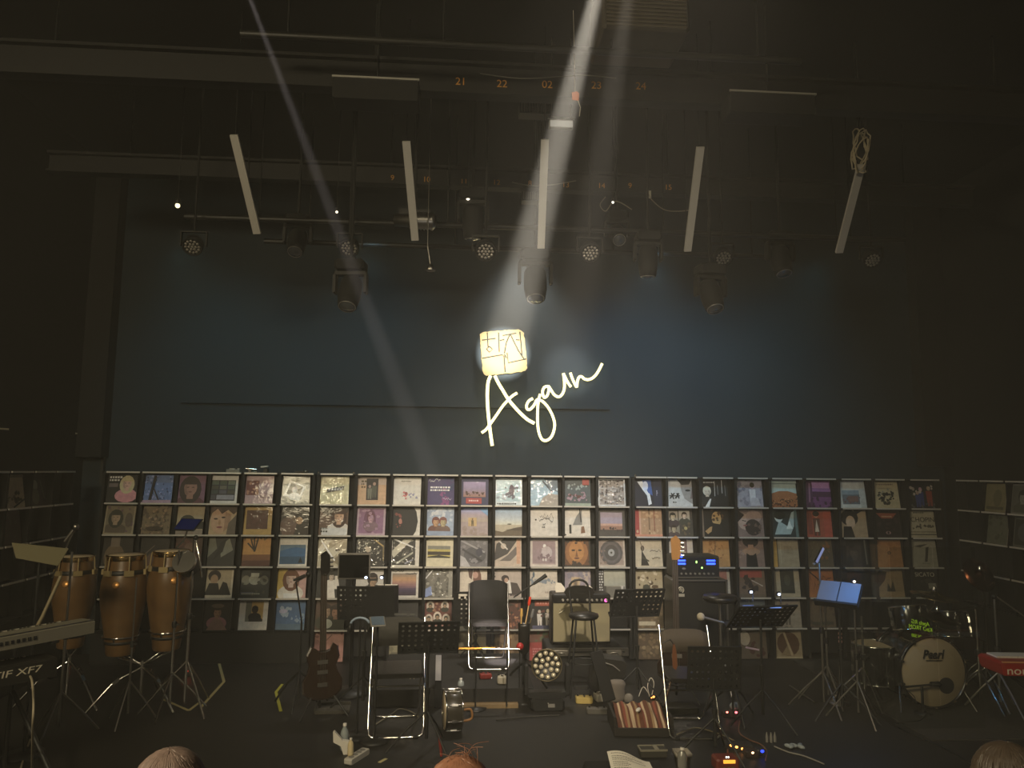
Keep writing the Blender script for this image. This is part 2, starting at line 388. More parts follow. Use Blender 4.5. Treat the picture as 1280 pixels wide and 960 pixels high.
# ---------------------------------------------------------------- the covers: (rack, column, row, label, ground, drawing)
A = '''
L|0|0|cover with a blonde woman on black beside white print|111|F .66 .68 .24 dc9 eba e9a;t .06 .86 .4 2 .06 eee;r .06 .55 .36 .68 766
L|1|0|cover of pale blue netting with a thin black figure|68c|n 40 .05 9ae;n 25 .04 458;l .28 .1 .4 .95 .09 112;l .38 .5 .62 .02 .04 223;r 0 0 1 .1 b9b
L|2|0|dim mauve portrait of a woman with long dark hair|857|F .5 .55 .36 322 a76 634
L|3|0|white-edged cover with a grid of dark photographs|e6e0da|r .08 .1 .92 .82 223;r .1 .66 .34 .8 565;r .38 .66 .62 .8 454;r .66 .66 .9 .8 676;r .1 .5 .34 .63 443;r .38 .5 .62 .63 665;r .66 .5 .9 .63 454;r .1 .34 .34 .47 344;r .38 .34 .62 .47 556;r .66 .34 .9 .47 443;r .3 .14 .9 .3 99a;r .1 .14 .27 .3 445
L|4|0|pink cover with a small red picture at its left|c9a0a8|r .06 .3 .5 .82 722;m .1 .35 .46 .78 14 .06 c86;e .78 .72 .14 .14 b89;e .78 .72 .11 .11 c9a;t .5 .35 .4 3 .04 a78
L|5|0|grey cover with a tilted white snapshot on it|8d897c|n 14 .12 a49d90;p .1 .3 .65 .1 .86 .62 .3 .86 eee;p .2 .36 .62 .2 .76 .6 .34 .76 222;f .48 .48 .12 dcc eee eee
L|0|1|tan cover with a dark-haired lady at its left|8a7a5e|n 24 .07 756;F .36 .58 .24 332 b97 654;e .8 .5 .12 .25 654;B .05 a97
L|1|1|worn brown cover with a crowded mottled picture|8a7452|n 50 .07 654;n 30 .06 a86;e .5 .2 .3 .08 432
L|2|1|beige cover with the dark outline of a car|b8a37c|p .1 .25 .25 .45 .45 .62 .75 .5 1 .45 1 .2 .1 .2 221;e .45 .48 .25 .2 332;r 0 0 1 .16 987
L|3|1|close-up of a young face looking down, brown hair|c9a677|e .45 .5 .32 .46 d3a27a;p .6 .1 .8 .3 .82 .7 .62 .8 b58560;p 0 1 0 .35 .1 .5 .16 .75 .34 .9 .5 .72 .7 .86 .9 .7 1 .8 1 1 4a2c18;p .1 .7 .3 .92 .5 .78 .46 .9 .2 1 5a3820;e .3 .55 .07 .03 321;e .56 .6 .07 .03 321;e .44 .42 .04 .1 b85;e .45 .26 .1 .035 944;p .7 0 1 0 1 .7 .75 .4 654
L|4|1|gold-edged cover with a dark brown square|c79a35|r .12 .2 .86 .86 5a2d14;m .2 .28 .8 .8 16 .09 632
L|5|1|dark brown cover with a crouching person|33261b|e .3 .3 .28 .35 643;e .5 .5 .12 .16 753;e .68 .5 .12 .13 c96;p .1 0 .5 0 .6 .4 .3 .6 .1 .4 754
L|0|2|dim cover showing brown-clad shoulders, behind the tallest conga|2a2218|e .4 .3 .34 .45 7a6040;r .25 .65 .55 1 876
L|1|2|nearly black cover just above the right conga|241d15|e .6 .2 .35 .3 643;l .1 .3 .5 .7 .03 765
L|2|2|dark red-brown cover behind the blue-lit tablet|4a2a1c|n 16 .12 632;e .6 .6 .2 .2 754
L|3|2|dark cover crossed by a pale grey jacket|2b2a27|p 0 .2 .4 .6 .3 1 0 1 776;p .55 .3 .95 .55 .8 .95 .5 .7 887;p .3 .2 .6 .5 .7 .95 .5 .8 111
L|4|2|orange cover with dark palm fronds above a brown band|d5932f|r 0 0 1 .4 8a4f22;r 0 0 1 .2 632;l .45 .5 .3 .95 .05 210;l .45 .5 .42 .98 .05 210;l .46 .5 .55 .95 .05 210;l .44 .55 .2 .8 .05 321;m 0 .85 1 1 12 .06 863
L|5|2|white-edged cover of a deep blue seascape|e9e2d6|r .06 .08 .94 .74 2f6ca0;r .06 .08 .94 .34 24587f;p .06 .52 .3 .6 .6 .66 .94 .6 .94 .74 .06 .74 5a7f9c;p .7 .12 .78 .32 .86 .12 122
L|3|3|cream cover with two dark-suited men in shadow|dacdb4|r .1 .1 .94 .94 b9a888;e .36 .74 .22 .2 211;e .36 .62 .13 .17 a86;p .06 .1 .2 .5 .5 .5 .6 .1 111;p .5 .1 .66 .55 .8 .5 .96 .1 111
L|4|3|dark grey cover with a row of hatted faces|262a28|e .2 .6 .15 .16 887;e .5 .62 .2 .18 aa9;e .82 .6 .15 .16 776;r .36 .72 .64 .84 ccb;r .06 .12 .5 .2 556;n 12 .07 443;t .1 .12 .8 1 .05 998
L|5|3|cover of a brown-haired woman in white on yellow and pink|d9b32f|r .35 0 1 1 cf9f98;F .48 .66 .28 742 dba e6ddd0;r .25 0 .8 .16 eee
L|3|4|dim cover of a man in a hat and pink shirt|2d2620|f .52 .58 .2 321 a75 a66;e .52 .8 .22 .07 654;p .2 0 .4 .36 .66 .36 .9 0 956a56
L|4|4|white cover with a figure before a yellow window, lower left rack|e4dccf|r .24 .28 .84 .94 c9a046;r .24 .28 .44 .94 776;f .56 .66 .13 111 321 111;p .36 .28 .42 .55 .7 .5 .84 .34 .84 .28 111
L|5|4|cover of white clouds in a blue sky|3f6795|r 0 0 1 .2 4f6f8a;m .1 .45 .5 .75 14 .09 8fa6bd;m .5 .25 1 .5 12 .08 7d98b4;e .25 .62 .14 .07 aac
C|0|0|shiny cream cover with a black label strip|d9d2a0|n 20 .09 e6dfb4;p .22 .4 .82 .52 .84 .66 .24 .54 222;t .28 .5 .45 1 .06 ddd*
C|1|0|peach cover with a dark panel of standing figures|dcae82|r 0 .7 1 1 c9b3a4;r .3 .16 .72 .92 332c2c;s .42 .2 .5 776 a87;s .58 .25 .55 554 b98;t .12 .8 .12 3 .06 653
C|2|0|white cover with tiny red and blue painted people|e2ddd2|m .3 .2 .55 .45 9 .05 d77;m .55 .2 .9 .45 9 .05 99b;t .3 .82 .4 1 .04 998;e .48 .4 .05 .06 a55
C|3|0|deep purple cover with white lettering|3b2b6e|m .5 0 .8 .6 14 .1 8a2f80;m .6 .6 1 1 8 .1 24346a;w .1 .86 .4 .12 ddd;t .15 .6 .75 2 .06 eee;w .6 .2 .3 .12 cbd
C|4|0|navy-edged cover with a row of silhouettes at dusk|34365f|g .3 .84 a76 98a a9c;B .1 2f3160;m .15 .36 .85 .5 14 .06 532;r .2 .06 .76 .26 b33;t .3 .14 .4 1 .05 ecc
C|5|0|pale blue cover with grey figures in a white frame|cfe2ea|r .08 .14 .92 .9 a8cfdc;m .4 .25 .85 .65 16 .09 667;m .1 .2 .5 .4 8 .07 9ab;t .1 .04 .8 1 .05 333;e .62 .55 .1 .2 545*
C|6|0|icy blue glossy cover with a dark arc|9fc4da|p .3 0 .45 .3 .7 .45 1 .4 1 0 a49a8e;p .5 1 .7 .6 1 .5 1 1 657a8c;n 12 .08 cfe3ee;l .45 .9 .8 .5 .06 345*
C|7|0|teal cover with rows of small figures and a red corner|4f5a5d|m .15 .6 .85 .8 16 .06 9aa;m .15 .2 .85 .5 26 .06 a89;m .2 .3 .8 .4 8 .05 633;r .7 .76 .95 .98 b6483e;r 0 0 1 .1 9a9
C|8|0|silvery cover with a crowd of pale figures|a59d98|n 60 .06 77706c;n 40 .05 cfc8c4;n 20 .05 544;B .05 ccc*
C|0|1|cover of a smiling woman in a brown hat and white shirt|6a4a36|e .5 .9 .5 .24 3a2418;F .68 .66 .26 421 d9a884 e4dcd2;r .1 0 .98 .25 ddd;t .05 .2 .3 2 .06 332
C|1|1|mauve portrait cover with a pale hazy edge|9a6a92|e .45 .5 .22 .42 7a4a6a;f .48 .6 .16 745 c9a 867;n 16 .08 b48aa8;B .07 bfa2b4
C|2|1|cover of a big black disc with a small red figure|e0dbd0|e .3 .5 .62 .8 171514;m .15 .25 .35 .75 9 .06 8a3c34;e .3 .5 .06 .1 b76
C|3|1|sky blue cover with two brown heads side by side|9fb4d2|n 18 .12 c2d0e2;m .2 .5 .8 1 10 .12 d4dde8;f .36 .48 .16 732 c96 743;f .62 .48 .16 843 ba7 754;r 0 0 1 .16 8ea2c4
C|4|1|hazy lilac cover with a small golden window|b4a0a2|g .5 1 ba9 bab 9ae;r .3 .34 .6 .64 d2b070;s .45 .34 .28 653 754;m 0 0 1 .3 14 .1 a49088;p .62 1 1 .7 1 1 7fb4ea
C|5|1|cover of low brown dunes under a pale sky|c2b59a|g .4 1 ddc bcd 9bd;p 0 0 1 0 1 .34 .7 .28 .3 .14 0 .2 6b5a40;p .4 .2 .8 .3 1 .3 1 .2 543;e .55 .42 .08 .02 665
C|6|1|white cover with scrawled black handwriting|dcd4c8|w .35 .7 .5 .2 333;w .3 .55 .55 .2 333;w .45 .4 .1 .1 444;e .2 .58 .03 .03 333;t .42 .3 .1 1 .04 444
C|7|1|white cover with a grey wedge over a small guitar|dfd6c8|p .35 .4 .5 .72 .7 .98 .7 .4 8a8884;l .62 .98 .66 .5 .04 333;r .22 .1 .3 .42 221;p .64 .1 .66 .34 .76 .36 .8 .12 8a5a34;e .08 .06 .03 .03 222
C|8|1|dark-framed cover of a mauve dusk shore|4c463f|r .1 .24 .9 .86 a99aae;r .1 .24 .9 .44 a87860;r .1 .38 .9 .46 cfa08a;m .1 .2 .9 .3 10 .06 433
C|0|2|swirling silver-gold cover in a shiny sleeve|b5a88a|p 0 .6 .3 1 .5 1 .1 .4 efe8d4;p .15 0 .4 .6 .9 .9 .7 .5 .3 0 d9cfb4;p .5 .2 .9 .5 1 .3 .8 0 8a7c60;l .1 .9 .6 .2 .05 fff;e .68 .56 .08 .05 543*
C|1|2|black cover with a pale face and gold curve|1f1c17|e .42 .64 .1 .16 c9b69a;e .42 .76 .13 .09 332;l .6 .95 .95 .7 .05 b99a50;l .95 .7 .97 .2 .04 8a7440;r .3 .94 .6 .99 998*
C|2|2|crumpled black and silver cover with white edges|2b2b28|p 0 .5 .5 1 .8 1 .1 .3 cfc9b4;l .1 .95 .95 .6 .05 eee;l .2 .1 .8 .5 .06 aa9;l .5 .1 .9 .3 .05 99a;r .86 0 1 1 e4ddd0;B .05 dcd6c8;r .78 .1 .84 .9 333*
C|3|2|cream cover with a yellow sunset strip|ddd3b0|r .1 .32 .9 .72 c9b64a;r .1 .4 .9 .52 3d3320;r .1 .6 .9 .72 8a8a7c;p .1 .34 .5 .4 .9 .34 .9 .3 .1 .3 332
C|4|2|grey cover of a veiled sleeping figure|77757a|e .55 .4 .4 .3 55555b;n 22 .08 8f8d92;l .05 .9 .9 .5 .06 a9a7ac;l .1 .6 .8 .2 .07 3b3b40;p 0 0 .4 0 .2 .3 0 .4 bbb9bd;e .7 .5 .12 .14 445
C|5|2|cover of a man in black leaning on a slope|cbb9a6|p 0 .2 .5 .45 .9 1 .4 1 .1 .8 4a4542;p .2 .2 .5 .4 .8 .7 .9 .5 .6 .2 776e68;r .82 .1 .96 .98 d9a684;e .35 .72 .1 .1 cba;l .2 .9 .5 .6 .05 dcd4cc
C|6|2|pale lilac cover with a ghostly white figure|b9a2a0|r .1 .12 .9 .9 a38a90;s .52 .2 .6 ddd4d4 eee;e .6 .5 .2 .22 c9b9bb;m .3 .2 .8 .4 9 .08 8a7078;B .08 d8ccc2
C|7|2|orange-brown close portrait with a bronze tint|6e4218|e .5 .5 .42 .5 a86a24;e .5 .55 .28 .36 c4832e;e .38 .58 .07 .03 321;e .62 .58 .07 .03 321;e .5 .3 .1 .03 632;p .45 .35 .5 .6 .55 .35 8a5420;m 0 .8 1 1 12 .09 432;m 0 0 1 .2 12 .1 432;B .06 3a3020
C|8|2|cover with a large grey vinyl record|a89488|e .5 .5 .42 .44 5b5556;e .5 .5 .34 .36 6a6466;e .5 .5 .26 .28 55504f;e .5 .5 .12 .13 aaa;e .5 .5 .04 .04 443;B .06 c9bcae;m 0 0 .3 1 8 .06 8a7468
C|0|3|cover of a woman in white with one arm raised|2a2925|f .5 .72 .14 221 cba e6ded2;p .2 0 .3 .5 .6 .5 .66 0 e6ded2;p .6 .3 .62 .75 .72 .75 .8 .3 e0d8cc;r .85 .05 1 .3 998
C|1|3|cover of a man in dark glasses behind the flat screen|c9c4bc|f .62 .6 .22 211 a86 222;r .5 .58 .78 .66 111;r 0 0 .3 .3 998
C|2|3|white-edged cover of a purple and orange sunset|ddd6ca|g .08 .84 434 546 a77 c96 987;r 0 0 .08 1 ddd6ca;r .92 0 1 1 ddd6ca;w .08 .9 .4 .08 333;w .55 .82 .4 .05 333
C|3|3|crumpled grey cover with blue-white corner|77746a|n 26 .09 55534c;n 16 .07 aaa79a;p 0 0 .3 .1 .25 .4 .05 .3 7f96cf;l 0 .6 .3 .95 .04 eee;r .86 0 1 1 99968a*
C|4|3|white cover with a girl's brown hair hanging at the top|dccfbc|p .3 1 .36 .7 .45 .62 .5 1 5a3424;p .5 1 .5 .6 .6 .4 .8 .5 .78 .8 .7 1 7a4a34;e .58 .78 .1 .12 c98;p .72 .24 .76 .24 .76 .34 .72 .34 222
C|5|3|cover of a dark-haired figure in a white shirt lying down|c3b3a8|p 0 .2 .2 .4 .5 .55 .85 .5 1 .2 .9 .1 .1 .1 4a3c38;p .35 .15 .45 .6 .6 .6 .66 .15 e6e0d8;e .42 .66 .14 .12 322;e .46 .6 .07 .08 c9a088;t .6 .06 .35 1 .05 433;t .02 .9 .05 3 .06 332
C|6|3|cream cover with a smudged blue-grey skyline|d6cbbb|m .05 .5 .9 .62 26 .07 8a97a4;m .1 .6 .4 .8 6 .04 66788a;t .55 .16 .35 1 .05 998a7c;e .15 .8 .04 .1 556a80
C|7|3|cover of a cream building in lilac clouds, behind the stool back|a597a6|n 24 .12 c4b4ac;r .3 .3 .6 .7 cdb288;r .36 .35 .54 .6 b08f68;m 0 .7 1 1 9 .12 8f8a9e;s .45 .32 .3 765 876
C|8|3|cover with pale sky over dark fields and striped left edge|b3ada0|r 0 0 .18 1 332f2a;t .03 .9 .12 9 .06 bbb;r .22 0 .98 .38 6f6b60;r .22 0 .3 1 443f38;r .84 .1 .92 .4 c9c4b8;g .4 .98 aa9 bba;r 0 0 .22 .98 3a352f;t .04 .88 .12 9 .055 ccc
C|0|4|dim cover of two faces close together|5a4030|f .36 .62 .22 321 a86 443;f .7 .58 .24 321 9a6a48 332;e .4 .2 .2 .16 bba
C|2|4|dark cover with a brick-red strip low down|2d2b26|r .1 .12 .9 .4 8a4a30;r .1 .5 .9 .52 665;n 10 .08 3a3832
C|3|4|maroon cover with five oval portraits|5e2a1c|r .06 .06 .94 .94 6e3122;e .25 .78 .14 .18 cba;e .76 .78 .14 .18 cba;e .2 .34 .14 .18 cba;e .5 .4 .15 .2 dcb;e .8 .34 .14 .18 cba;f .25 .8 .08 221 a86 332;f .76 .8 .08 221 a86 332;f .2 .36 .08 221 a86 332;f .5 .42 .09 221 a86 332;f .8 .36 .08 221 a86 332;m .35 .6 .65 .9 9 .05 a75;t .2 .1 .6 1 .04 c98
C|4|4|pale cover seen through the stand behind the middle chair|c9c2b2|n 12 .1 a59d90;f .5 .5 .2 332 ba9 665
C|5|4|mottled red-brown cover right of the middle chair|6a3c2a|n 30 .08 a3603c;n 24 .07 432;n 12 .06 c98a60
C|6|4|black cover with an orange heading over a couple in white|1f1714|r .2 .78 .86 .96 b0491e;t .26 .84 .5 1 .07 d87;s .36 .1 .55 ddd4cc cba;s .66 .08 .6 c9b9a9 ba8;r .1 0 .9 .12 557;m .1 .3 .9 .6 8 .06 632
C|0|5|salmon pink cover with brown marks, behind the guitar|b0776a|n 8 .07 7a4438;p 0 0 .4 .1 .3 .6 0 .8 96605a;l .2 .5 .6 .9 .03 643
C|2|5|olive-beige cover behind the first folding chair|8f8767|n 12 .12 7a7256;r .1 .1 .9 .3 6a634c
C|4|5|cream cover under the seat of the middle chair|c4b79a|r .55 .3 .7 .62 332;n 8 .07 a89c80
C|5|5|tan clouded cover under the middle chair|8e7048|n 26 .12 6f5434;n 12 .1 b08f60
C|6|5|red cover with lines of print beside the amplifier|b3322c|r 0 .6 1 1 7a4a34;m .2 .6 .8 .95 9 .1 5f6a44;t .12 .36 .75 4 .05 d88
R|0|0|navy cover with a white-lit profile|10162e|p .1 .9 .3 .6 .45 .4 .5 .05 .62 .1 .55 .5 .5 .95 dfe8f4;p .28 .95 .6 .98 .66 .4 .5 .5 2f5fb4;e .4 .75 .1 .18 cdf;r .7 0 1 1 1c2340;t .8 .55 .02 3 .04 aac
R|1|0|white cover with half a face at its right edge|c9cbcd|p .55 1 .6 .6 .7 .3 1 .1 1 1 9a9694;p .45 1 .62 .8 .9 .82 1 1 1b1a1a;e .84 .6 .1 .04 222;p .92 .3 1 .3 1 .7 766;l .16 .3 .34 .5 .05 222;l .22 .5 .3 .28 .05 222;l .36 .3 .5 .5 .06 222;l .5 .3 .42 .5 .05 222;l .14 .4 .54 .4 .04 222;t .26 .14 .2 1 .05 444
R|2|0|black cover of a blond man below white streaks|141312|f .22 .56 .18 e0dac4 d8c8b4 222;p .1 0 .3 .3 .36 .3 .26 0 eee;t .1 .88 .45 1 .05 bbb;l .5 .4 .52 .95 .02 ccc;l .62 .45 .62 .8 .02 999;l .78 .5 .79 .98 .02 ddd;l .9 .4 .9 .8 .02 888
R|3|0|lavender cover with a seated figure in white|a9a3b4|n 20 .1 8d8799;s .62 .1 .75 ddd8e0 cab;e .62 .82 .09 .1 332;m 0 .5 .4 .9 9 .1 7c7a92;p .5 .05 .9 .05 .8 .35 .56 .35 c4bec9
R|4|0|cover of an orange hill packed with a crowd under pale sky|b9cfc9|e .5 .1 .8 .52 b0662a;m 0 0 1 .3 40 .05 5a3018;m 0 .1 1 .4 20 .04 d08a48;t .1 .9 .8 1 .04 788;r 0 .88 1 1 a9beb8
R|5|0|magenta cover with a tall building|7d3f80|r 0 0 .3 1 5a2f58;r .3 .72 .96 .94 c58ad4;r .3 .4 1 .6 53264f;r .3 .6 1 .7 a062a4;m 0 0 1 .35 16 .09 452040;l .16 .2 .2 .9 .06 9a6a8e
R|6|0|white cover with a hazy harbour photograph|d5dcdc|r .1 .14 .76 .62 6f7c8a;r .1 .5 .76 .66 8fa6b8;m .1 .2 .76 .4 14 .06 7a5a5a;r .3 .24 .7 .44 8a6a64;r .78 0 .98 1 c4cbcb
R|7|0|yellowed cover with an engraving of a dark group|c9b88a|m .2 .3 .78 .6 20 .08 2a2a20;m .25 .15 .72 .3 12 .07 3a3828;t .15 .86 .7 1 .05 876;t .2 .72 .6 1 .04 a97;m .2 .4 .75 .7 8 .05 998
R|8|0|dark cover with people in blue and red|1b1c26|s .5 .1 .7 2b3f8a c9a;s .22 .2 .6 332 a98;s .82 .1 .75 a0341f b97;m .05 .5 1 .9 9 .07 c9b9a9;s .36 .05 .6 34468f b98;m 0 0 1 .2 9 .06 555
R|0|1|cover striped in red and tan like old books|b99068|r 0 0 .16 1 b5342e;r .16 0 .22 1 d4a488;r .5 0 .56 1 8a6a48;r .7 0 .74 1 9a5a3c;n 16 .08 cdaa80;r 0 0 1 .08 d08a6a
R|1|1|dark cover of four portrait panels|4a443a|r .08 .5 .46 .92 a39886;r .5 .56 .9 .94 b5ac9c;r .06 .08 .5 .46 8f8674;f .27 .72 .14 221 cb9 433;f .7 .76 .12 321 dcb 443;f .28 .28 .13 321 ba8 544;m .55 .1 .9 .5 9 .07 6a5a40;e .72 .3 .06 .06 ba6
R|2|1|black cover of a long-haired woman lit in gold|17130e|e .55 .66 .18 .26 c9a05a;p .1 .2 .3 .36 .5 .4 .5 .3 .2 .1 c49a5c;m .4 .6 .8 .98 12 .07 5a3c18;p .3 .05 .4 .5 .7 .45 .8 .05 1c1a1a;r 0 0 .06 1 876
R|3|1|mauve cover of two faces lying cheek to cheek|8d7670|e .35 .55 .32 .3 c4a494;e .65 .75 .3 .22 b5958a;e .6 .35 .3 .3 3a2c28;p 0 1 .3 .8 0 .5 2c2422;l .2 .6 .35 .57 .03 322;m .4 .1 .9 .5 12 .07 6f564e;e .3 .42 .08 .03 955
R|4|1|dark teal cover with white wing shapes|24363a|p .1 .1 .3 .6 .6 .4 .8 .9 .9 .95 .85 .4 .7 .1 a9c4c9;e .3 .74 .16 .2 cdd;e .34 .8 .22 .16 122;p .55 .3 .7 .6 .8 .3 dee;r .9 0 1 1 55797c
R|5|1|red-orange cover of a man in a brown jacket|b04a2c|s .42 .06 .85 6a3a28 c98a68;e .42 .86 .13 .1 321;r .7 0 1 1 c2492c;r .1 .1 .26 .9 8a3c2c;p .34 .2 .42 .65 .5 .2 d9c4a8
R|6|1|tan cover of a dark-haired man in profile|b59a74|e .35 .72 .34 .3 1c1714;e .38 .56 .18 .24 d0b090;p .05 0 .1 .4 .4 .4 .5 0 1a1816;p .55 .8 .9 1 .55 1 1d1815
R|7|1|dark cover with a red glow and one eye|241a18|p .1 .9 .9 .9 .7 .7 .3 .7 a34a26;r .3 .75 .7 .8 c97;e .5 .18 .1 .06 a98080;e .5 .18 .04 .05 222;m .1 .3 .9 .7 14 .08 3a2a2a;B .05 332826
R|8|1|beige cover with a big serif CHOPIN title|b9ad8a|m .1 .35 .9 .5 12 .07 5a5240;r 0 .1 1 .14 5a5444;r 0 .2 1 .23 7a7258;t .2 .9 .5 1 .05 665
R|0|2|cream cover with a sketched guitarist and scrawl|cdbfa4|p .2 .05 .25 .6 .4 .3 .5 .05 2a2622;e .28 .66 .07 .1 543;l .25 .35 .5 .2 .05 443;w .55 .55 .4 .08 543;w .6 .3 .3 .08 543;l .2 .9 .3 .6 .03 876
R|1|2|white cover with a dark red framed picture of eyes and lips|d5c9ba|r .2 .1 .78 .98 5a3230;r .24 .6 .74 .92 a08a84;r .24 .3 .74 .55 c0aaa0;e .4 .8 .07 .04 222;e .62 .8 .07 .04 222;e .5 .24 .12 .06 a66*
R|2|2|orange cover with sketchy brown figures|c58f45|w .2 .6 .6 .5 8a4a1c;m .2 .5 .5 .95 7 .08 a06a2a;w .3 .3 .5 .3 7a4018;l .4 .2 .5 .9 .03 864
R|3|2|cover of a woman in a black top on mauve|8c7268|e .52 .92 .3 .22 1d1818;r .42 .58 .62 .8 b58a70;e .52 .55 .34 .14 b08868;p .3 0 .34 .5 .46 .42 .58 .42 .7 .5 .74 0 141313;m 0 .2 .2 .8 6 .08 a5887c
R|4|2|beige cover with a yellow band at its left|a8997a|r 0 0 .18 1 c4951f;r .18 0 .22 1 5a5038;r .3 .1 .34 .9 b5a788;t .45 .7 .35 4 .04 8f8264
R|5|2|olive cover with tangled brown ribbons|5f5238|w .2 .7 .7 .5 8a7a50;w .1 .4 .8 .5 3a3020;m .5 .3 .9 .9 9 .08 8a5a24
R|6|2|nearly black portrait cover behind a chrome rod|26241f|f .45 .5 .24 1a1815 4a4438 221f1b;r .88 .1 .94 .98 77746a
R|7|2|plain orange cover with a small dark emblem|b5762f|e .52 .52 .07 .06 5a3a18;e .52 .52 .03 .03 a06a2a;n 10 .1 a96c28
R|8|2|grey-beige cover with one dark slanting brushstroke|a59d84|p .5 .2 .6 .2 .72 .75 .6 .72 3a3628;p .1 .75 .4 .72 .7 .85 .4 .82 4a4434;t .4 .12 .3 1 .04 776
R|0|3|cream cover with jumbled guitars above the perforated stand|b5a684|m .1 .1 .9 .7 16 .09 5f4a30;m .2 .4 .8 .95 9 .08 d9ceb4;e .4 .3 .14 .16 443
R|2|3|pink and white cover mostly hidden by the bass amplifier|c4b09c|p .5 .9 1 .98 1 .6 .6 .6 b5766a;r .9 0 1 1 cfc4b0
R|3|3|cover with a red sky over dark figures|77604c|r .08 .7 .9 .98 a8453a;m .2 .2 .7 .7 14 .12 382c24;l .5 .6 .9 .4 .03 cba;r 0 0 1 .12 6a5a44
R|4|3|cream-framed cover with a dark grey-green panel|b3a586|r .28 .14 .8 .96 383a30;e .54 .6 .12 .2 4d4f42;r 0 0 .12 1 766a54
R|5|3|orange cover under a tangle of black scribble|b0682a|w .1 .7 .8 .5 1c1812;w .1 .5 .8 .5 1c1812;w .2 .3 .6 .4 221;l .1 .9 .8 .3 .04 211
R|7|3|tan cover with dark reaching figures|9c7f52|p .3 0 .4 .5 .5 .3 .6 .6 .7 0 3a3020;p 0 1 .4 .9 .3 .6 0 .3 2b2418;r 0 0 1 .2 a88a5c
R|8|3|dark cover with pale serif lettering across its top|2a2822|m .2 .2 .8 .6 9 .1 45423a;r .6 .3 .9 .5 8a8674
R|3|4|pale teal cover above the lamp-lit stand|566264|n 14 .1 6f7c7c;r .1 .1 .4 .8 3d4a4c
R|4|4|grey-beige cover with a faint standing figure|9a8f7c|s .5 .1 .75 5f564a 766;n 10 .08 857a68
R|5|4|dim brown cover low behind chrome stands|6a5a44|n 12 .1 57493a;r .1 .1 .9 .2 443
R|3|5|dark cover with a red-brown smear near the floor|5f5040|m .1 .1 .9 .6 16 .12 4a1f18;e .2 .7 .2 .25 b0a48e;l .2 .4 .7 .3 .06 cab
R|4|5|cream-edged cover with a brown quartered disc|9d8a68|e .5 .5 .42 .42 5a3a24;p .5 .5 .2 .1 .7 .1 8a7450;l .36 .9 .62 .1 .08 b09a74;r 0 0 1 .06 b5a480
R|0|4|dim tan cover below the perforated stand|6f5c40|n 20 .1 8a7450;r .1 .1 .7 .24 c4b89c
R|0|5|brown clouded cover near the floor by the stand pole|5f4c34|n 24 .11 7a6444;n 9 .08 9a845c
'''
BASE = Matrix.Translation((0, PY, 0)); XS = {'L': LX, 'C': CX, 'R': RX}
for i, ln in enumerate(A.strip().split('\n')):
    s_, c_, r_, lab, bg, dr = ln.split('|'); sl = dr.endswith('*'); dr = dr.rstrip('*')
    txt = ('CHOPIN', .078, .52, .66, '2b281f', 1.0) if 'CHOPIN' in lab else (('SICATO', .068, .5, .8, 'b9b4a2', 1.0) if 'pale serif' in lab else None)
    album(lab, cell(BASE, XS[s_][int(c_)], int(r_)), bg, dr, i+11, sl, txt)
ML = Matrix.Translation((WLX, 0, 0)) @ Matrix.Rotation(R(90), 4, 'Z'); MR = Matrix.Translation((WRX, 0, 0)) @ Matrix.Rotation(R(-90), 4, 'Z')
for M_, X_, r_, lab, bg, dr in (
 (ML, 6.95, 0, 'dim olive cover at the outer end of the left side rack', '3a3628', 'e .5 .6 .2 .3 887;r .1 .05 .9 .1 766'),
 (ML, 7.34, 0, 'beige cover with a dark rose drawing on the left side rack', 'c9b088', 'm .4 .2 .9 .5 10 .1 5a4a2a;m 0 .1 .5 .4 9 .07 8a7a58;l .4 .02 1 .25 .05 221;r 0 .9 1 1 998a70'),
 (ML, 7.73, 0, 'dark cover with a pale face on the left side rack', '302e24', 'e .4 .66 .14 .16 776;e .4 .3 .2 .25 554;l .7 .8 .9 .2 .03 665'),
 (ML, 7.34, 1, 'dim red-brown cover low on the left side rack', '3f2c22', 'n 14 .1 4a3a2a'),
 (MR, -7.75, 0, 'olive yellow cover on the right side rack', '8f8458', 'e .6 .5 .2 .3 77704a;r .1 .1 .9 .2 665f40'),
 (MR, -7.36, 0, 'grey portrait cover at the outer end of the right side rack', '6a685c', 'f .5 .55 .22 332 998 554;B .06 8a887c'),
 (MR, -7.75, 1, 'grey-green cover on the second row of the right side rack', '6a6c58', 'n 10 .1 55573f'),
 (MR, -7.36, 1, 'dark framed cover on the second row of the right side rack', '3a3a30', 'B .08 66655a;e .5 .5 .3 .3 555'),
):
    album(lab, cell(M_, X_, r_), bg, dr, len(lab))
# ---------------------------------------------------------------- the glowing sign
GLOWW = mat('sign_glow_cream', 'ffe2a0', .9, emit=.95, spec=.1); GLOWW.cycles.emission_sampling = 'AUTO'
GLOWY = mat('sign_glow_yellow', 'fff0a8', .5, emit=2.6); GLOWY.cycles.emission_sampling = 'AUTO'
YS = YB-.10
def sg(cx, cy, Y=YS): return at(560+cx/5.333, 380+cy/5.333, Y)
sgn = thing('neon_sign', sg(400, 480), 'glowing cream sign of a square emblem over the script word Again', 'sign')
O = Matrix.Translation(-Vector(sgn.location))
pan = [(214, 200), (232, 188), (300, 181), (350, 178), (420, 172), (470, 167), (490, 176), (505, 195), (512, 250), (519, 320), (524, 380), (527, 425), (518, 442), (490, 452), (430, 458), (380, 465), (310, 470), (255, 476), (238, 466), (230, 440), (226, 380), (221, 320), (217, 260)]
rr = random.Random(3); pts = []
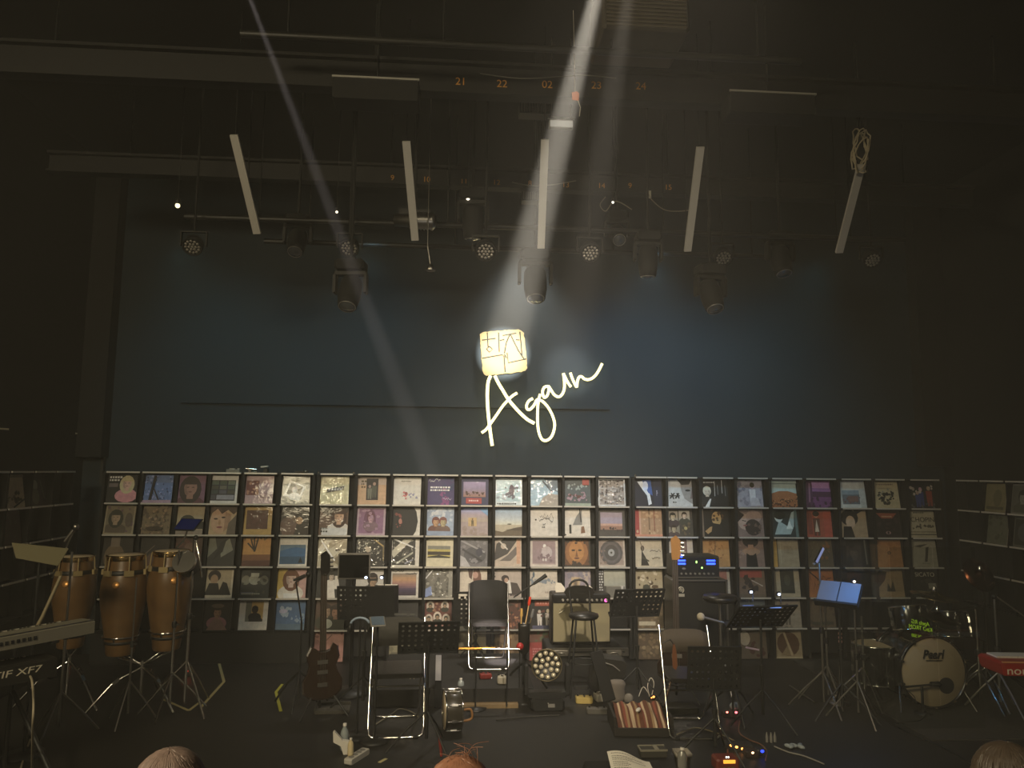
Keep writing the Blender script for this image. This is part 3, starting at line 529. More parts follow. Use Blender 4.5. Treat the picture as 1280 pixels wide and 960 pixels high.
for i, p in enumerate(pan):
    q = pan[(i+1) % len(pan)]; L = math.hypot(q[0]-p[0], q[1]-p[1]); n = max(1, int(L/14))
    for k in range(n):
        t = k/n; pts.append((p[0]+(q[0]-p[0])*t+rr.uniform(-2.5, 2.5), p[1]+(q[1]-p[1])*t+rr.uniform(-2.5, 2.5)))
b = mb(O); P3 = [sg(*p) for p in pts]; b.prism([(p.x, p.z) for p in P3], YS, YS+.03)
b.build('emblem', GLOWW, sgn)
b = mb(O)
for ln in ([(262, 190), (267, 285)], [(275, 282), (296, 302), (276, 322), (257, 300), (275, 282)], [(226, 241), (318, 229)], [(337, 190), (342, 320)], [(226, 362), (362, 338), (374, 350), (381, 455)],
           [(364, 210), (456, 194)], [(412, 203), (388, 260), (376, 330)], [(416, 203), (470, 312), (508, 368)], [(479, 185), (487, 262), (493, 345)], [(345, 244), (376, 236)], [(452, 238), (478, 240)], [(394, 326), (402, 392), (522, 366)], [(376, 335), (390, 360)]):
    b.tube([sg(x, y, YS-.002) for x, y in ln], .0075, 6)
b.build('linework', mat('sign_dark_line', '15130f', .9), sgn)
STROKES = [
 [(284, 478), (268, 520), (262, 600), (265, 690), (273, 780), (284, 870), (295, 945)],
 [(312, 478), (335, 525), (365, 575), (400, 632), (440, 682), (485, 730), (530, 770), (576, 796)],
 [(224, 858), (252, 838), (285, 795), (325, 738), (362, 684), (400, 640), (430, 612), (461, 593)],
 [(566, 630), (540, 645), (524, 675), (528, 700), (548, 702), (575, 672), (592, 640), (606, 640), (632, 650), (668, 690), (697, 745), (711, 800), (704, 850), (685, 890), (655, 910), (627, 902), (607, 860), (598, 800), (597, 720), (602, 650), (615, 600)],
 [(668, 548), (643, 555), (630, 585), (640, 622), (660, 612), (672, 575), (670, 548), (688, 575), (708, 604), (735, 619), (758, 606), (774, 570), (776, 520), (769, 462)],
 [(769, 462), (783, 492), (800, 525), (820, 553)],
 [(815, 458), (830, 500), (846, 535), (858, 552), (862, 520), (872, 490), (890, 484), (910, 500), (938, 504), (968, 490), (998, 455), (1028, 397)]]
names = ['letter_a_stem', 'letter_a_slope', 'letter_a_crossbar', 'letter_g', 'letter_a', 'letter_i', 'letter_n']
for nm, st in zip(names, STROKES):
    w = .0195 if nm in ('letter_a_stem', 'letter_a_slope') else .0165
    mb(O).tube(catmull([sg(x, y) for x, y in st], 5), w, 8).build('lettering', GLOWY, sgn)

# ---------------------------------------------------------------- projector beams through the haze (apertures above the audience)
def aim(o, tgt):
    o.rotation_euler = (Vector(tgt)-o.location).to_track_quat('-Z', 'Y').to_euler()
BEAMS = [  # name, lamp position, target, energy, spot angle, colour
 ('beam_lamp_emblem', at(790, -180, 2.0), sg(370, 322), 26000, 6.0, (1, .93, .82)),
 ('beam_lamp_lettering', at(812, -170, 2.0), sg(800, 440), 3000, 6.4, (1, .90, .80)),
 ('beam_lamp_lower', at(277, -95, 3.3), at(614, 790, 7.6), 17000, 3.4, (1, .9, .92)),
]
for nm, loc, tg_, en, ang, c in BEAMS:
    light(nm, 'SPOT', loc, tg_, en, c, spot_size=R(ang), spot_blend=1 if 'lettering' in nm else .8, shadow_soft_size=.01)

# ---------------------------------------------------------------- rig: beams, pipes, fixtures
RIGM = mat('rig_black', '121110', .7, noise=.2, nscale=12); NUMM = mat('number_paint', 'c98f3c', .6)
def hbar(name, px0, px1, py, Y, h, d, label, cat, m=RIGM, round_=False, group=None):
    p, q = at(px0, py, Y), at(px1, py, Y); z = (p.z+q.z)/2
    t = thing(name, ((p.x+q.x)/2, Y, z), label, cat, group)
    L = q.x-p.x
    b = mb()
    if round_: b.cyl((-L/2, 0, 0), (L/2, 0, 0), h/2, seg=14)
    else:
        b.box((0, 0, h/2-.012), (L, d, .024)); b.box((0, 0, -h/2+.012), (L, d, .024)); b.box((0, 0, 0), (L, .02, h-.048))
    b.build('pipe' if round_ else 'girder', m, t)
    for k in (-.42, -.15, .15, .42): mb().cyl((L*k, 0, h/2), (L*k, 0, ZC-z-.02), .008, seg=6).build('hanger_rod', BLKM, t)
    return t
g1 = hbar('rig_girder', -60, 1345, 105, 5.45, .26, .12, 'black overhead girder painted with numbers 02, 23 and 24', 'girder', group='overhead girders')
g2 = hbar('rig_girder', 60, 1215, 226, 7.0, .20, .12, 'black overhead girder above the lights painted with numbers 10 to 15', 'girder', group='overhead girders')
for g, Y, lst, sz in ((g1, 5.45, ((576, 98, '21'), (628, 101, '22'), (685, 102, '02'), (747, 103, '23'), (803, 104, '24')), .085), (g2, 7.0, ((490, 220, '9'), (533, 222, '10'), (580, 225, '11'), (621, 226, '12'), (663, 227, '8'), (708, 229, '13'), (753, 230, '14'), (789, 230, '9'), (837, 232, '15')), .075)):
    for px, py, s_ in lst:
        p = at(px, py, Y-.064 if Y < 6 else Y-.064); text_mesh('painted_number', s_, sz, NUMM, g, Matrix.Translation((p.x-g.location.x, -.016, p.z-g.location.z)), .002)
hbar('lighting_pipe', 230, 1130, 286, 6.75, .05, .05, 'dark steel pipe that carries the row of stage lights', 'pipe', STEEL if False else mat('dark_pipe', '1f1e1b', .5), True)
hbar('lighting_pipe', 330, 990, 312, 7.25, .05, .05, 'thin dark pipe behind the row of stage lights', 'pipe', mat('dark_pipe', '1f1e1b', .5), True)
hbar('lighting_pipe', 300, 1000, 60, 4.9, .05, .05, 'dark pipe high above the front of the stage', 'pipe', mat('dark_pipe', '1f1e1b', .5), True)
def slat(p0, p1, Y0, label):
    a, b_ = at(*p0, Y0), None
    L = .92; dv = Vector((0, .68, -.73)); a = Vector(a)
    # solve length so the lower end meets p1's height
    tgt = p1; best = None
    for i in range(60, 130):
        q = a+dv*(i/100); d = q-EYE; z = d.dot(fwd); y = 480-d.dot(upv)/z*F
        if y >= p1[1]: L = i/100; break
    q = a+dv*L; d = q-EYE; z = d.dot(fwd); x = 640+d.dot(rgt)/z*F; sh = (p1[0]-x)*z/F
    e = q+rgt*sh
    t = thing('light_batten', a, label, 'light batten', 'slanting light battens over the stage')
    X = (e-a).normalized(); Yv = X.cross(Vector((1, 0, 0))).normalized(); Z = Yv.cross(X)
    Mx = Matrix((Z, Yv, X)).transposed().to_4x4(); Lr = (e-a).length
    mb(Mx).box((0, .012, Lr/2), (.062, .024, Lr)).build('housing', mat('batten_housing', 'b5b1aa', .5), t)
    n = mb(Mx); n.box((-.014, -.006, Lr/2), (.022, .012, Lr-.02)); n.box((.014, -.006, Lr/2), (.022, .012, Lr-.02)); n.build('diffuser', mat('batten_diffuser', 'e4e0d8', .4), t)
    w = mb(); w.tube([(0, .02, 0), (0, .03, ZC-a.z-.02)], .004, 5); w.tube([e-a+Vector((0, .02, 0)), (e.x-a.x, e.y-a.y+.02, ZC-a.z-.02)], .004, 5); w.build('hanging_wire', BLKM, t)
for p0, p1, lab in (((293, 168), (322, 290), 'slim pale light batten slanting down, leftmost of five over the stage'), ((508, 176), (519, 299), 'slim pale light batten beside the chrome ribbed lamp'), ((681, 174), (676, 308), 'brightest slim light batten, under the white lit box'),
                    ((875, 183), (859, 312), 'slim pale light batten right of the dark moving head lights'), ((1076, 205), (1048, 314), 'slim dim light batten hanging under the coiled cable')):
    slat(p0, p1, 5.6, lab)
LENS = mat('lens_glass', '55585c', .08, .3, coat=1); CELL = mat('lens_cell', 'b5afa6', .2, .5)
def moving_head(px, py, Y, s, tilt, label, grp='moving head lights in the rig', lit=None):
    """base at the pipe, yoke arms, barrel head pointing out and down; px,py = yoke centre"""
    p = at(px, py, Y); t = thing('moving_head_light', p, label, 'stage light', grp, rz=random.uniform(-.15, .15))
    mb().box((0, 0, s*.85), (s*1.05, s*.75, s*.4), ch=s*.08).box((0, 0, s*1.09), (s*.35, s*.3, s*.1)).build('base', BLKM, t)
    c = mb(); c.cyl((0, 0, s*1.1), (0, 0, ZC-p.z-.02), s*.06, seg=8); c.build('hanging_clamp', BLKM, t)
    y = mb(); y.box((0, 0, s*.58), (s*1.18, s*.3, s*.14), ch=s*.04)
    for k in (-1, 1): y.box((k*s*.55, 0, s*.2), (s*.11, s*.34, s*.72), ch=s*.03)
    y.build('yoke', mat('yoke_grey', '232220', .6, spec=.3), t)
    T = Matrix.Rotation(R(tilt), 4, 'X')
    h = mb(T); h.lathe([(.01, s*.5), (s*.30, s*.48), (s*.38, s*.3), (s*.40, 0), (s*.40, -s*.35), (s*.36, -s*.6), (s*.33, -s*.78), (s*.27, -s*.8)], 20)
    hd = h.build('barrel', BLKM, t)
    l = mb(T); l.lathe([(s*.27, -s*.79), (s*.2, -s*.84), (.001, -s*.87)], 20); l.build('lens', lit or LENS, hd)
    k = mb(T); k.lathe([(s*.40, -s*.79), (s*.40, -s*.74)], 20) if False else k.tube([(s*.29*math.cos(a*.3142), s*.29*math.sin(a*.3142), -s*.8) for a in range(20)], s*.02, 6, True); k.build('lens_ring', mat('ring_grey', '8d8a85', .3, .6), hd)
    return t
def par(px, py, Y, s, tilt, label, bright=True, group='LED wash lights in the rig'):
    p = at(px, py, Y); t = thing('led_wash_light', p, label, 'stage light', group, rz=random.uniform(-.1, .1))
    y = mb(); y.box((0, 0, s*.62), (s*1.2, s*.14, s*.07), ch=s*.02)
    for k in (-1, 1): y.box((k*s*.58, 0, s*.28), (s*.06, s*.16, s*.72), ch=s*.02)
    y.build('yoke', mat('yoke_grey', '232220', .6, spec=.3), t)
    mb().cyl((0, 0, s*.64), (0, 0, ZC-p.z-.02), s*.06, seg=8).build('hanging_clamp', BLKM, t)
    T = Matrix.Rotation(R(tilt), 4, 'X')
    h = mb(T).lathe([(.01, s*.42), (s*.3, s*.4), (s*.44, s*.15), (s*.46, -s*.25), (s*.42, -s*.27), (s*.40, -s*.2), (.001, -s*.2)], 20).build('can', BLKM, t)
    l = mb(T); m = CELL if bright else mat('dim_cell', '8a857c', .35, .2)
    for q, n in ((0, 1), (s*.15, 6), (s*.3, 12)):
        for i in range(n): a = 2*math.pi*i/n; l.ell((q*math.cos(a), q*math.sin(a), -s*.21), (s*.07, s*.07, s*.045), 8)
    l.build('lens_cluster', m, h)
    return t
for a in ((591, 272, 6.55, .24, 12, 'grey-yoked moving head light beside the bright white lamp dot'), (669, 350, 7.3, .29, -22, 'large moving head light hanging just above the glowing emblem'),
          (438, 362, 6.3, .24, -28, 'moving head light caught in the slanting left light beam'), (888, 366, 6.4, .24, -28, 'lowest moving head light right of the sign'),
          (810, 322, 6.5, .22, 5, 'dark moving head light left of the fourth batten'), (771, 292, 6.9, .20, -50, 'round-lensed stage light tilted forward behind the pipe'),
          (372, 300, 6.9, .22, -35, 'dim stage light left of the slanting light beam'), (975, 322, 6.9, .24, -20, 'barely visible moving head light near the right end of the pipe')):
    moving_head(*a)
for a in ((607, 312, 6.4, .20, -48, 'lit multi-lens wash light under the grey-yoked moving head', True), (737, 314, 6.4, .20, -48, 'lit multi-lens wash light right of the central batten', True),
          (242, 306, 6.6, .19, -45, 'dim multi-lens wash light at the left end of the pipe', False), (437, 308, 6.6, .19, -45, 'multi-lens wash light behind the slanting left beam', False),
          (903, 320, 6.7, .19, -45, 'dim multi-lens wash light above the lowest moving head', False), (1089, 323, 6.8, .19, -45, 'dim multi-lens wash light below the last batten', False)):
    par(*a)
# ribbed chrome lamp
p = at(518, 276, 6.6); t = thing('profile_lamp', p, 'chrome ribbed profile lamp lying across the pipe', 'stage light')
T = Matrix.Rotation(R(90), 4, 'Y')
mb(T).lathe([(.01, -.19), (.055, -.18), (.06, -.05), (.085, -.03)]+[(q, z) for i in range(6) for q, z in ((.085, -.03+i*.03), (.07, -.018+i*.03))]+[(.085, .16), (.06, .19), (.01, .2)], 20).build('housing', STEEL, t)
mb().box((0, .02, .09), (.28, .03, .05)).cyl((0, .02, .1), (0, .02, ZC-p.z-.02), .012, seg=8).build('bracket', BLK, t)
# small lit fixtures and oddments in the rig
def dot(px, py, Y, r, label, strength=2.5, col='fff3d8', name='pilot_lamp'):
    p = at(px, py, Y); t = thing(name, p, label, 'lamp')
    mb().ell((0, 0, 0), r, 10).build('bulb', mat('bulb_'+col, col, .4, emit=strength), t)
    mb().lathe([(r*.5, r*.7), (r*1.1, r*.9), (r*.9, r*3), (.003, r*3.2)], 10).cyl((0, 0, r*3), (0, 0, ZC-p.z-.02), .004, seg=5).build('socket', BLK, t)
dot(585, 248, 6.5, .017, 'small bright white lamp beside the number 11')
dot(222, 257, 6.2, .020, 'small lit pale lamp alone at the far left of the rig', 2.2, 'fff0b8')
dot(766, 253, 6.6, .013, 'tiny lamp hanging beside a cable loop right of the central batten', 1.6, 'e8e4d8')
dot(421, 265, 6.5, .012, 'tiny lamp on the pipe inside the left light beam', 2, 'f4e8cc')
p = at(702, 154, 5.75); t = thing('sign_box', p, 'white lit box hanging above the central batten', 'light box')
mb().box((0, .03, 0), (.20, .05, .075), ch=.008).build('case', GREY, t); mb().box((0, .001, -.004), (.185, .008, .05)).build('face', mat('box_face', 'cfc9ba', .5, emit=.35), t)
mb().box((0, .02, .05), (.22, .03, .008)).cyl((-.08, .03, .04), (-.08, .03, ZC-p.z-.02), .004, seg=5).cyl((.08, .03, .04), (.08, .03, ZC-p.z-.02), .004, seg=5).build('hanging_bar', STEEL, t)
p = at(719, 120, 5.3); t = thing('safety_tag', p, 'orange tag dangling in front of the numbered girder', 'tag')
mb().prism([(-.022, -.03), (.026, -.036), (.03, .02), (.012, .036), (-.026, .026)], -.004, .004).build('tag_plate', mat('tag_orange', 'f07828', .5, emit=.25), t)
mb().tube([(.02, 0, -.03), (.04, .0, -.09), (.035, .02, -.15)], .003, 5).tube([(0, 0, .03), (.0, .1, ZC-p.z-.02)], .002, 5).build('cord', PAPER, t)
# coil of cable at the right
p = at(1076, 188, 5.6); t = thing('cable_coil', p, 'coil of pale cable hanging on the last batten', 'cable'); b = mb(); rr = random.Random(5)
for i in range(6):
    ax = Vector((rr.uniform(-.2, .6), 0, 1)).normalized(); s_ = rr.uniform(.08, .13)
    b.tube([(ax*math.sin(k*.42)*s_*1.35+Vector((ax.z, 0, -ax.x))*math.cos(k*.42)*s_*.45+Vector((rr.uniform(-.006, .006), rr.uniform(-.03, .03), .02*i-.05))) for k in range(15)], .006, 6, True)
b.build('loops', mat('pale_cable', 'a89c84', .6), t); mb().cyl((0, 0, .08), (0, 0, ZC-p.z-.02), .006, seg=6).build('hook_wire', BLK, t)
# hanging cup lamp
p = at(538, 338, 6.5); t = thing('pendant_lamp', p, 'small cup-shaped lamp on a thin stem below the ribbed lamp', 'lamp')
mb().lathe([(.002, .06), (.02, .05), (.045, 0), (.04, -.006), (.002, .02)], 16).build('shade', STEEL, t); mb().cyl((0, 0, .05), (-.03, 0, .22), .006, seg=6).cyl((-.03, 0, .22), (-.03, 0, ZC-p.z-.02), .004, seg=5).build('stem', STEEL, t)
# strip fittings and speaker in the ceiling
for x0, x1, py, Y, lab in ((415, 524, 101, 5.12, 'long dark box with a pale front edge left of the numbers'), (912, 1020, 119, 5.12, 'long dark box with a pale front edge right of the numbers')):
    p, q = at(x0, py, Y), at(x1, py, Y); t = thing('strip_fixture', (p+q)/2, lab, 'strip light', 'strip fixtures beside the girder')
    L = (q-p).length; mb().box((0, .1, -.06), (L, .2, .16), ch=.01).cyl((0, .1, .02), (0, .1, ZC-p.z-.02), .01, seg=6).build('case', BLKM, t); mb().box((0, -.004, .02), (L, .012, .014)).build('edge_trim', mat('edge_grey', '9a978f', .5), t)
p = at(808, 18, 4.75); t = thing('ceiling_speaker', p, 'brownish slatted speaker box at the top of the picture', 'speaker')
mb().box((0, .25, .1), (.62, .5, .42), ch=.02).cyl((0, .25, .3), (0, .25, ZC-p.z-.02), .02, seg=8).build('cabinet', mat('speaker_brown', '3a3326', .7), t); b = mb()
for i in range(14): b.box((0, -.006, -.09+i*.028), (.56, .012, .010))
b.build('grille', mat('speaker_grille', '5a5240', .6), t)
for x, y, Y, w, h, lab in ((708, 138, 5.9, .26, .11, 'ribbed dimmer pack just above the white lit box'), (668, 245, 7.1, .26, .14, 'ribbed dimmer pack beside the central batten')):
    x = 668 if y == 138 else x
    p = at(x, y, Y); t = thing('dimmer_pack', p, lab, 'dimmer', 'ribbed dimmer packs on the girders'); b = mb()
    for i in range(11): b.box((-w/2+.02+i*(w-.04)/10, -.07, 0), (.008, .02, h*.85))
    b.build('cooling_fin', mat('fin_grey', '4c4a44', .5, .5), t); mb().box((0, 0, 0), (w, .12, h)).cyl((0, 0, h/2), (0, 0, ZC-p.z-.02), .008, seg=6).build('case', BLK, t)
# hanging label card
p = at(811, 243, 6.7); t = thing('label_card', p, 'small white card hanging below the second girder', 'card')
mb().box((0, 0, 0), (.045, .004, .075)).build('card', mat('card_grey', 'aaa698', .7), t); mb().tube([(0, 0, .035), (.0, .05, .1), (0, .05, ZC-p.z-.02)], .003, 5).build('string', GREY, t)
# drooping cables in the rig
for i, (pts, Y, lab) in enumerate((
  ([(640, 228), (665, 232), (690, 231), (720, 226)], 7.0, 'thin pale cable sagging off the second girder'),
  ([(600, 92), (650, 98), (700, 96), (730, 94), (770, 98)], 5.45, 'pale rope slung in front of the numbered girder'),
  ([(811, 243), (815, 250), (830, 262), (848, 264), (868, 262)], 6.78, 'thin cable running from the white card to the fourth batten'),
  ([(757, 246), (750, 256), (757, 264), (766, 253), (775, 253), (790, 262)], 6.68, 'looped black cable beside the tiny hanging lamp'))):
    o = mb().tube(catmull([at(x, y, Y-.08) for x, y in pts], 5), .005, 6).build('rig_cable', mat('rig_cable_grey', '7a766a', .6)); tag(o, lab, 'cable', 'cables hanging in the rig')
# ---------------------------------------------------------------- builders for stands, chairs and instruments
HOLE = BLK
def perforated(b, w, h, nx, nz, r, y=0.0, skip=()):
    cw, chh = w/nx, h/nz
    for i in range(nx):
        for j in range(nz):
            cx, cz = -w/2+cw*(i+.5), -h/2+chh*(j+.5)
            if (i, j) in skip:
                b.add([(cx-cw/2, y, cz-chh/2), (cx+cw/2, y, cz-chh/2), (cx+cw/2, y, cz+chh/2), (cx-cw/2, y, cz+chh/2)], [(0, 1, 2, 3)]); continue
            o = [(1, 0), (1, 1), (0, 1), (-1, 1), (-1, 0), (-1, -1), (0, -1), (1, -1)]
            vo = [(cx+p[0]*cw/2, y, cz+p[1]*chh/2) for p in o]; vi = [(cx+r*math.cos(k*math.pi/4), y, cz+r*math.sin(k*math.pi/4)) for k in range(8)]
            vj = [(p[0], y+.004, p[2]) for p in vi]
            b.add(vo+vi+vj, [(k, (k+1) % 8, (k+1) % 8+8, k+8) for k in range(8)]+[(k+8, (k+1) % 8+8, (k+1) % 8+16, k+16) for k in range(8)])
            vo2 = [(p[0], y+.004, p[2]) for p in vo]; b.add(vo2+vj, [(k+8, (k+1) % 8+8, (k+1) % 8, k) for k in range(8)])
def tripod(b, z0, r, z1=.012, rt=.011, a0=30, n=3):
    for k in range(n):
        a = R(a0+k*360/n); b.tube([(0, 0, z0), (r*math.cos(a)*.5, r*math.sin(a)*.5, z0*.55+.02), (r*math.cos(a), r*math.sin(a), z1)], rt, 6)
def music_stand(px, py, Y, w, h, tilt, rz, label, nx=8, nz=6, skip=(), holes=.0105, legs=True):
    p = at(px, py, Y); t = thing('music_stand', (p.x, p.y, 0), label, 'music stand', 'perforated music stands', rz=R(rz)); z = p.z
    D = Matrix.Translation((0, 0, z)) @ Matrix.Rotation(R(tilt), 4, 'X')
    b = mb(D); perforated(b, w-.02, h-.02, nx, nz, holes, 0, skip); e = .006
    b.box((0, .003, h/2-.005), (w, .012, .012)).box((w/2-.005, .003, 0), (.012, .012, h)).box((-w/2+.005, .003, 0), (.012, .012, h)); b.build('desk', BLKM, t)
    mb(D).box((0, .03, -h/2), (w, .065, .006)).box((0, .06, -h/2+.008), (w, .004, .02)).build('ledge', BLKM, t)
    mb(D).box((0, .012, -.02), (.05, .02, .11)).build('tilt_bracket', BLK, t)
    mb().cyl((0, .02, z-.03), (0, .02, z*.52), .010, seg=10).cyl((0, .02, z*.54), (0, .02, .1), .014, seg=10).lathe([(.02, z*.5), (.022, z*.56)], 10, Matrix.Translation((0, .02, 0))).build('pole', BLK, t)
    if legs:
        for k in range(3):
            a = R(-60+k*120); mb().tube([(0, .02, .30), (.16*math.cos(a), .02+.16*math.sin(a), .16), (.30*math.cos(a), .02+.30*math.sin(a), .012)], .008, 6).build('leg', BLK, t)
    return t, z
def chair(px, py, label, rz=0, s=1.06, z=0.0, panel='3a3832', pz0=.60, pz1=.80):
    p = onz(px, py, z); t = thing('folding_chair', (p.x, p.y+.22*s, z), label, 'chair', 'chrome-framed folding chairs on stage', rz=R(rz))
    w, r = .205*s, .0095*s
    def U(xw, yb, yt, zt, cr):
        d = Vector((0, yt-yb, zt)).normalized(); f = Vector((0, yb, r)); P = []
        for sg_ in (-1, 1):
            seq = [Vector((sg_*xw, yt, zt)), Vector((sg_*xw, yb, r))+d*cr*1.0]
            q = [Vector((sg_*xw, yb, r))+d*cr*.35-Vector((sg_*cr*.1, 0, 0)), Vector((sg_*(xw-cr*.35), yb, r))+d*cr*.1, Vector((sg_*(xw-cr), yb, r))]
            P.append(seq+q)
        return P[0]+P[1][::-1]
    mb().tube(U(w, -.22*s, .17*s, .80*s, .07*s), r, 8).build('back_frame', CHR, t)
    mb().tube(U(w-.03*s, .26*s, -.16*s, .43*s, .06*s), r, 8).build('leg_frame', CHR, t)
    mb().box((0, -.015*s, .445*s), (.385*s, .40*s, .035*s), ch=.012*s).build('seat', VINYL, t)
    mb().box((0, -.10*s, .42*s), (.40*s, .012*s, .014*s)).tube([(-w, -.055*s, .33*s), (w, -.055*s, .33*s)], r*.8, 8).build('cross_bar', STEEL, t)
    b = mb(); n = 10
    for k in range(n):                                    # gently curved back panel
        x0, x1 = -w*.95+2*w*.95*k/n, -w*.95+2*w*.95*(k+1)/n; c0, c1 = .03*(1-(x0/w)**2), .03*(1-(x1/w)**2)
        vs = []
        for x, c in ((x0, c0), (x1, c1)):
            for zz in (pz0*s, (pz1-.035*abs(x/w)**5)*s):
                yy = .17*s*(zz-.0)/(.80*s)-.22*s*(1-zz/(.80*s))
                vs += [(x, yy+c-.014, zz), (x, yy+c+.012, zz)]
        b.add(vs, [(0, 4, 6, 2), (1, 3, 7, 5), (2, 6, 7, 3), (0, 1, 5, 4)]+([(0, 2, 3, 1)] if k == 0 else [])+([(4, 5, 7, 6)] if k == n-1 else []), True)
    b.build('backrest', mat('chair_back_'+panel, panel, .75, bump=.1, nscale=50, spec=.25), t)
    f = mb()
    for x in (-w+.06*s, w-.06*s): f.cyl((x-.02, -.22*s, r), (x+.02, -.22*s, r), r*1.35, seg=8)
    f.build('rubber_sleeve', RUB, t)
    return t
def stand_pole(name, base, pts, label, cat, group=None, legs=.28, r=.008, m=STEEL, legz=.34, a0=30):
    """upright pole on tripod legs; pts are world points of extra arms"""
    t = thing(name, base, label, cat, group)
    top = Vector(pts[0])-Vector(base)
    mb().cyl((0, 0, .08), (0, 0, top.z*.55), r*1.35, seg=8).cyl((0, 0, top.z*.5), (0, 0, top.z), r, seg=8).build('pole', m, t)
    mb().lathe([(r*2.2, -.025), (r*2.6, 0), (r*2.2, .025)], 10, Matrix.Translation((0, 0, top.z*.54))).box((r*3, 0, top.z*.54), (.03, .012, .012)).build('clutch', BLK, t)
    for k in range(3):
        a = R(a0+120*k); mb().tube([(0, 0, legz), (legs*.55*math.cos(a), legs*.55*math.sin(a), legz*.5), (legs*math.cos(a), legs*math.sin(a), .012)], r*.9, 6).build('leg', m, t)
    if len(pts) > 1: mb().tube([Vector(q)-Vector(base) for q in pts[1:]], r*.75, 8).build('boom', m, t); mb().ell(top, .022, 8).build('boom_clutch', BLK, t)
    return t
def microphone(t, tip, d, m=None):
    d = Vector(d).normalized(); tip = Vector(tip)-t.location
    mb().tube([tip-d*.16, tip-d*.05], [.010, .017], 10).build('microphone_body', m or BLK, t); mb().ell(tip-d*.02, (.025, .025, .028), 10).build('microphone_grille', STEEL if m else BLK, t)
def floor_at(px, py, Y):
    p = at(px, py, Y); return Vector((p.x, p.y, 0))

# ---------------------------------------------------------------- left: percussion and keyboards
HOOP = mat('gold_chrome', 'd2b27a', .2, 1)
def conga(px, py, Y, s, z0, label, badge_a=-90):
    p = at(px, py, Y); t = thing('conga_drum', (p.x, p.y, z0), label, 'conga', 'wooden congas on stands')
    k = s
    mb().lathe([(.105*k, 0), (.112*k, .01*k), (.122*k, .10*k), (.15*k, .26*k), (.178*k, .42*k), (.188*k, .52*k), (.18*k, .62*k), (.160*k, .70*k), (.15*k, .74*k), (.143*k, .82*k), (.140*k, .83*k)], 32).build('shell', CONGA, t)
    mb().lathe([(.001, .838*k), (.132*k, .836*k), (.146*k, .822*k), (.147*k, .80*k)], 32).build('head', SKIN, t)
    mb().tube([(.152*k*math.cos(a*.2618), .152*k*math.sin(a*.2618), .828*k) for a in range(24)], .008*k, 8, True).lathe([(.150*k, .79*k), (.153*k, .81*k), (.150*k, .825*k)], 32).build('rim', HOOP, t)
    mb().lathe([(.152*k, .715*k), (.166*k, .705*k), (.168*k, .675*k), (.160*k, .665*k)], 32).build('band', BLK, t)
    mb().lathe([(.125*k, .095*k), (.131*k, .10*k), (.133*k, .115*k), (.128*k, .12*k)], 32).build('band', BLK, t)
    for i in range(6):
        a = R(badge_a+30+i*60); c, s_ = math.cos(a), math.sin(a)
        mb().tube([(.158*k*c, .158*k*s_, .83*k), (.164*k*c, .164*k*s_, .80*k), (.172*k*c, .172*k*s_, .70*k)], .006*k, 6).box((.172*k*c, .172*k*s_, .69*k), (.022*k, .075*k, .045*k), (0, 0, a)).build('tuning_lug', mat('lug_bright', 'b09c70', .35, .35), t)
    a = R(badge_a); T = Matrix.Translation((.176*k*math.cos(a), .176*k*math.sin(a), .60*k)) @ Matrix.Rotation(a+R(90), 4, 'Z') @ Matrix.Rotation(R(72), 4, 'X')
    mb(T).lathe([(.001, .014), (.022*k, .013), (.03*k, .008), (.031*k, 0)], 16).build('badge', mat('badge_gold', 'e0a560', .35, .6), t)
    return t
def conga_stand(t0s, label):
    c = sum((Vector(t.location) for t in t0s), Vector())/len(t0s); z = min(t.location.z for t in t0s)
    t = thing('conga_stand', (c.x, c.y, 0), label, 'drum stand')
    b = mb()
    for q in t0s:
        d = Vector(q.location)-c; d.z = q.location.z
        b.tube([d+Vector((.150*math.cos(a*.4189), .150*math.sin(a*.4189), .16)) for a in range(15)], .008, 6, True)
        for a in range(3): an = R(30+a*120); b.tube([d+Vector((.150*math.cos(an), .150*math.sin(an), .16)), d+Vector((.05*math.cos(an), .05*math.sin(an), -.02)), (0, 0, z-.1)], .008, 6)
    b.build('cradle', CHR, t); mb().cyl((0, 0, .1), (0, 0, z-.06), .016, seg=10).build('pole', CHR, t)
    for k in range(3):
        a = R(-150+120*k); mb().tube([(0, 0, z-.12), (.22*math.cos(a), .22*math.sin(a), .24), (.42*math.cos(a), .42*math.sin(a), .015)], .011, 6).box((.20*math.cos(a), .20*math.sin(a), .25), (.06, .03, .03), (0, R(40), a)).build('leg', CHR, t)
k1 = conga(150, 813, 7.0, 1.03, .46, 'conga drum with a round gold badge facing front, tallest in view', -88)
k2 = conga(208, 808, 7.05, 1.03, .49, 'conga drum turned so its badge faces right', -60)
conga_stand([k1, k2], 'chrome double stand holding the pair of congas')
k3 = conga(88, 800, 7.1, .95, .50, 'shorter conga half hidden behind the silver keyboard', -88); conga_stand([k3], 'chrome stand under the conga behind the silver keyboard')
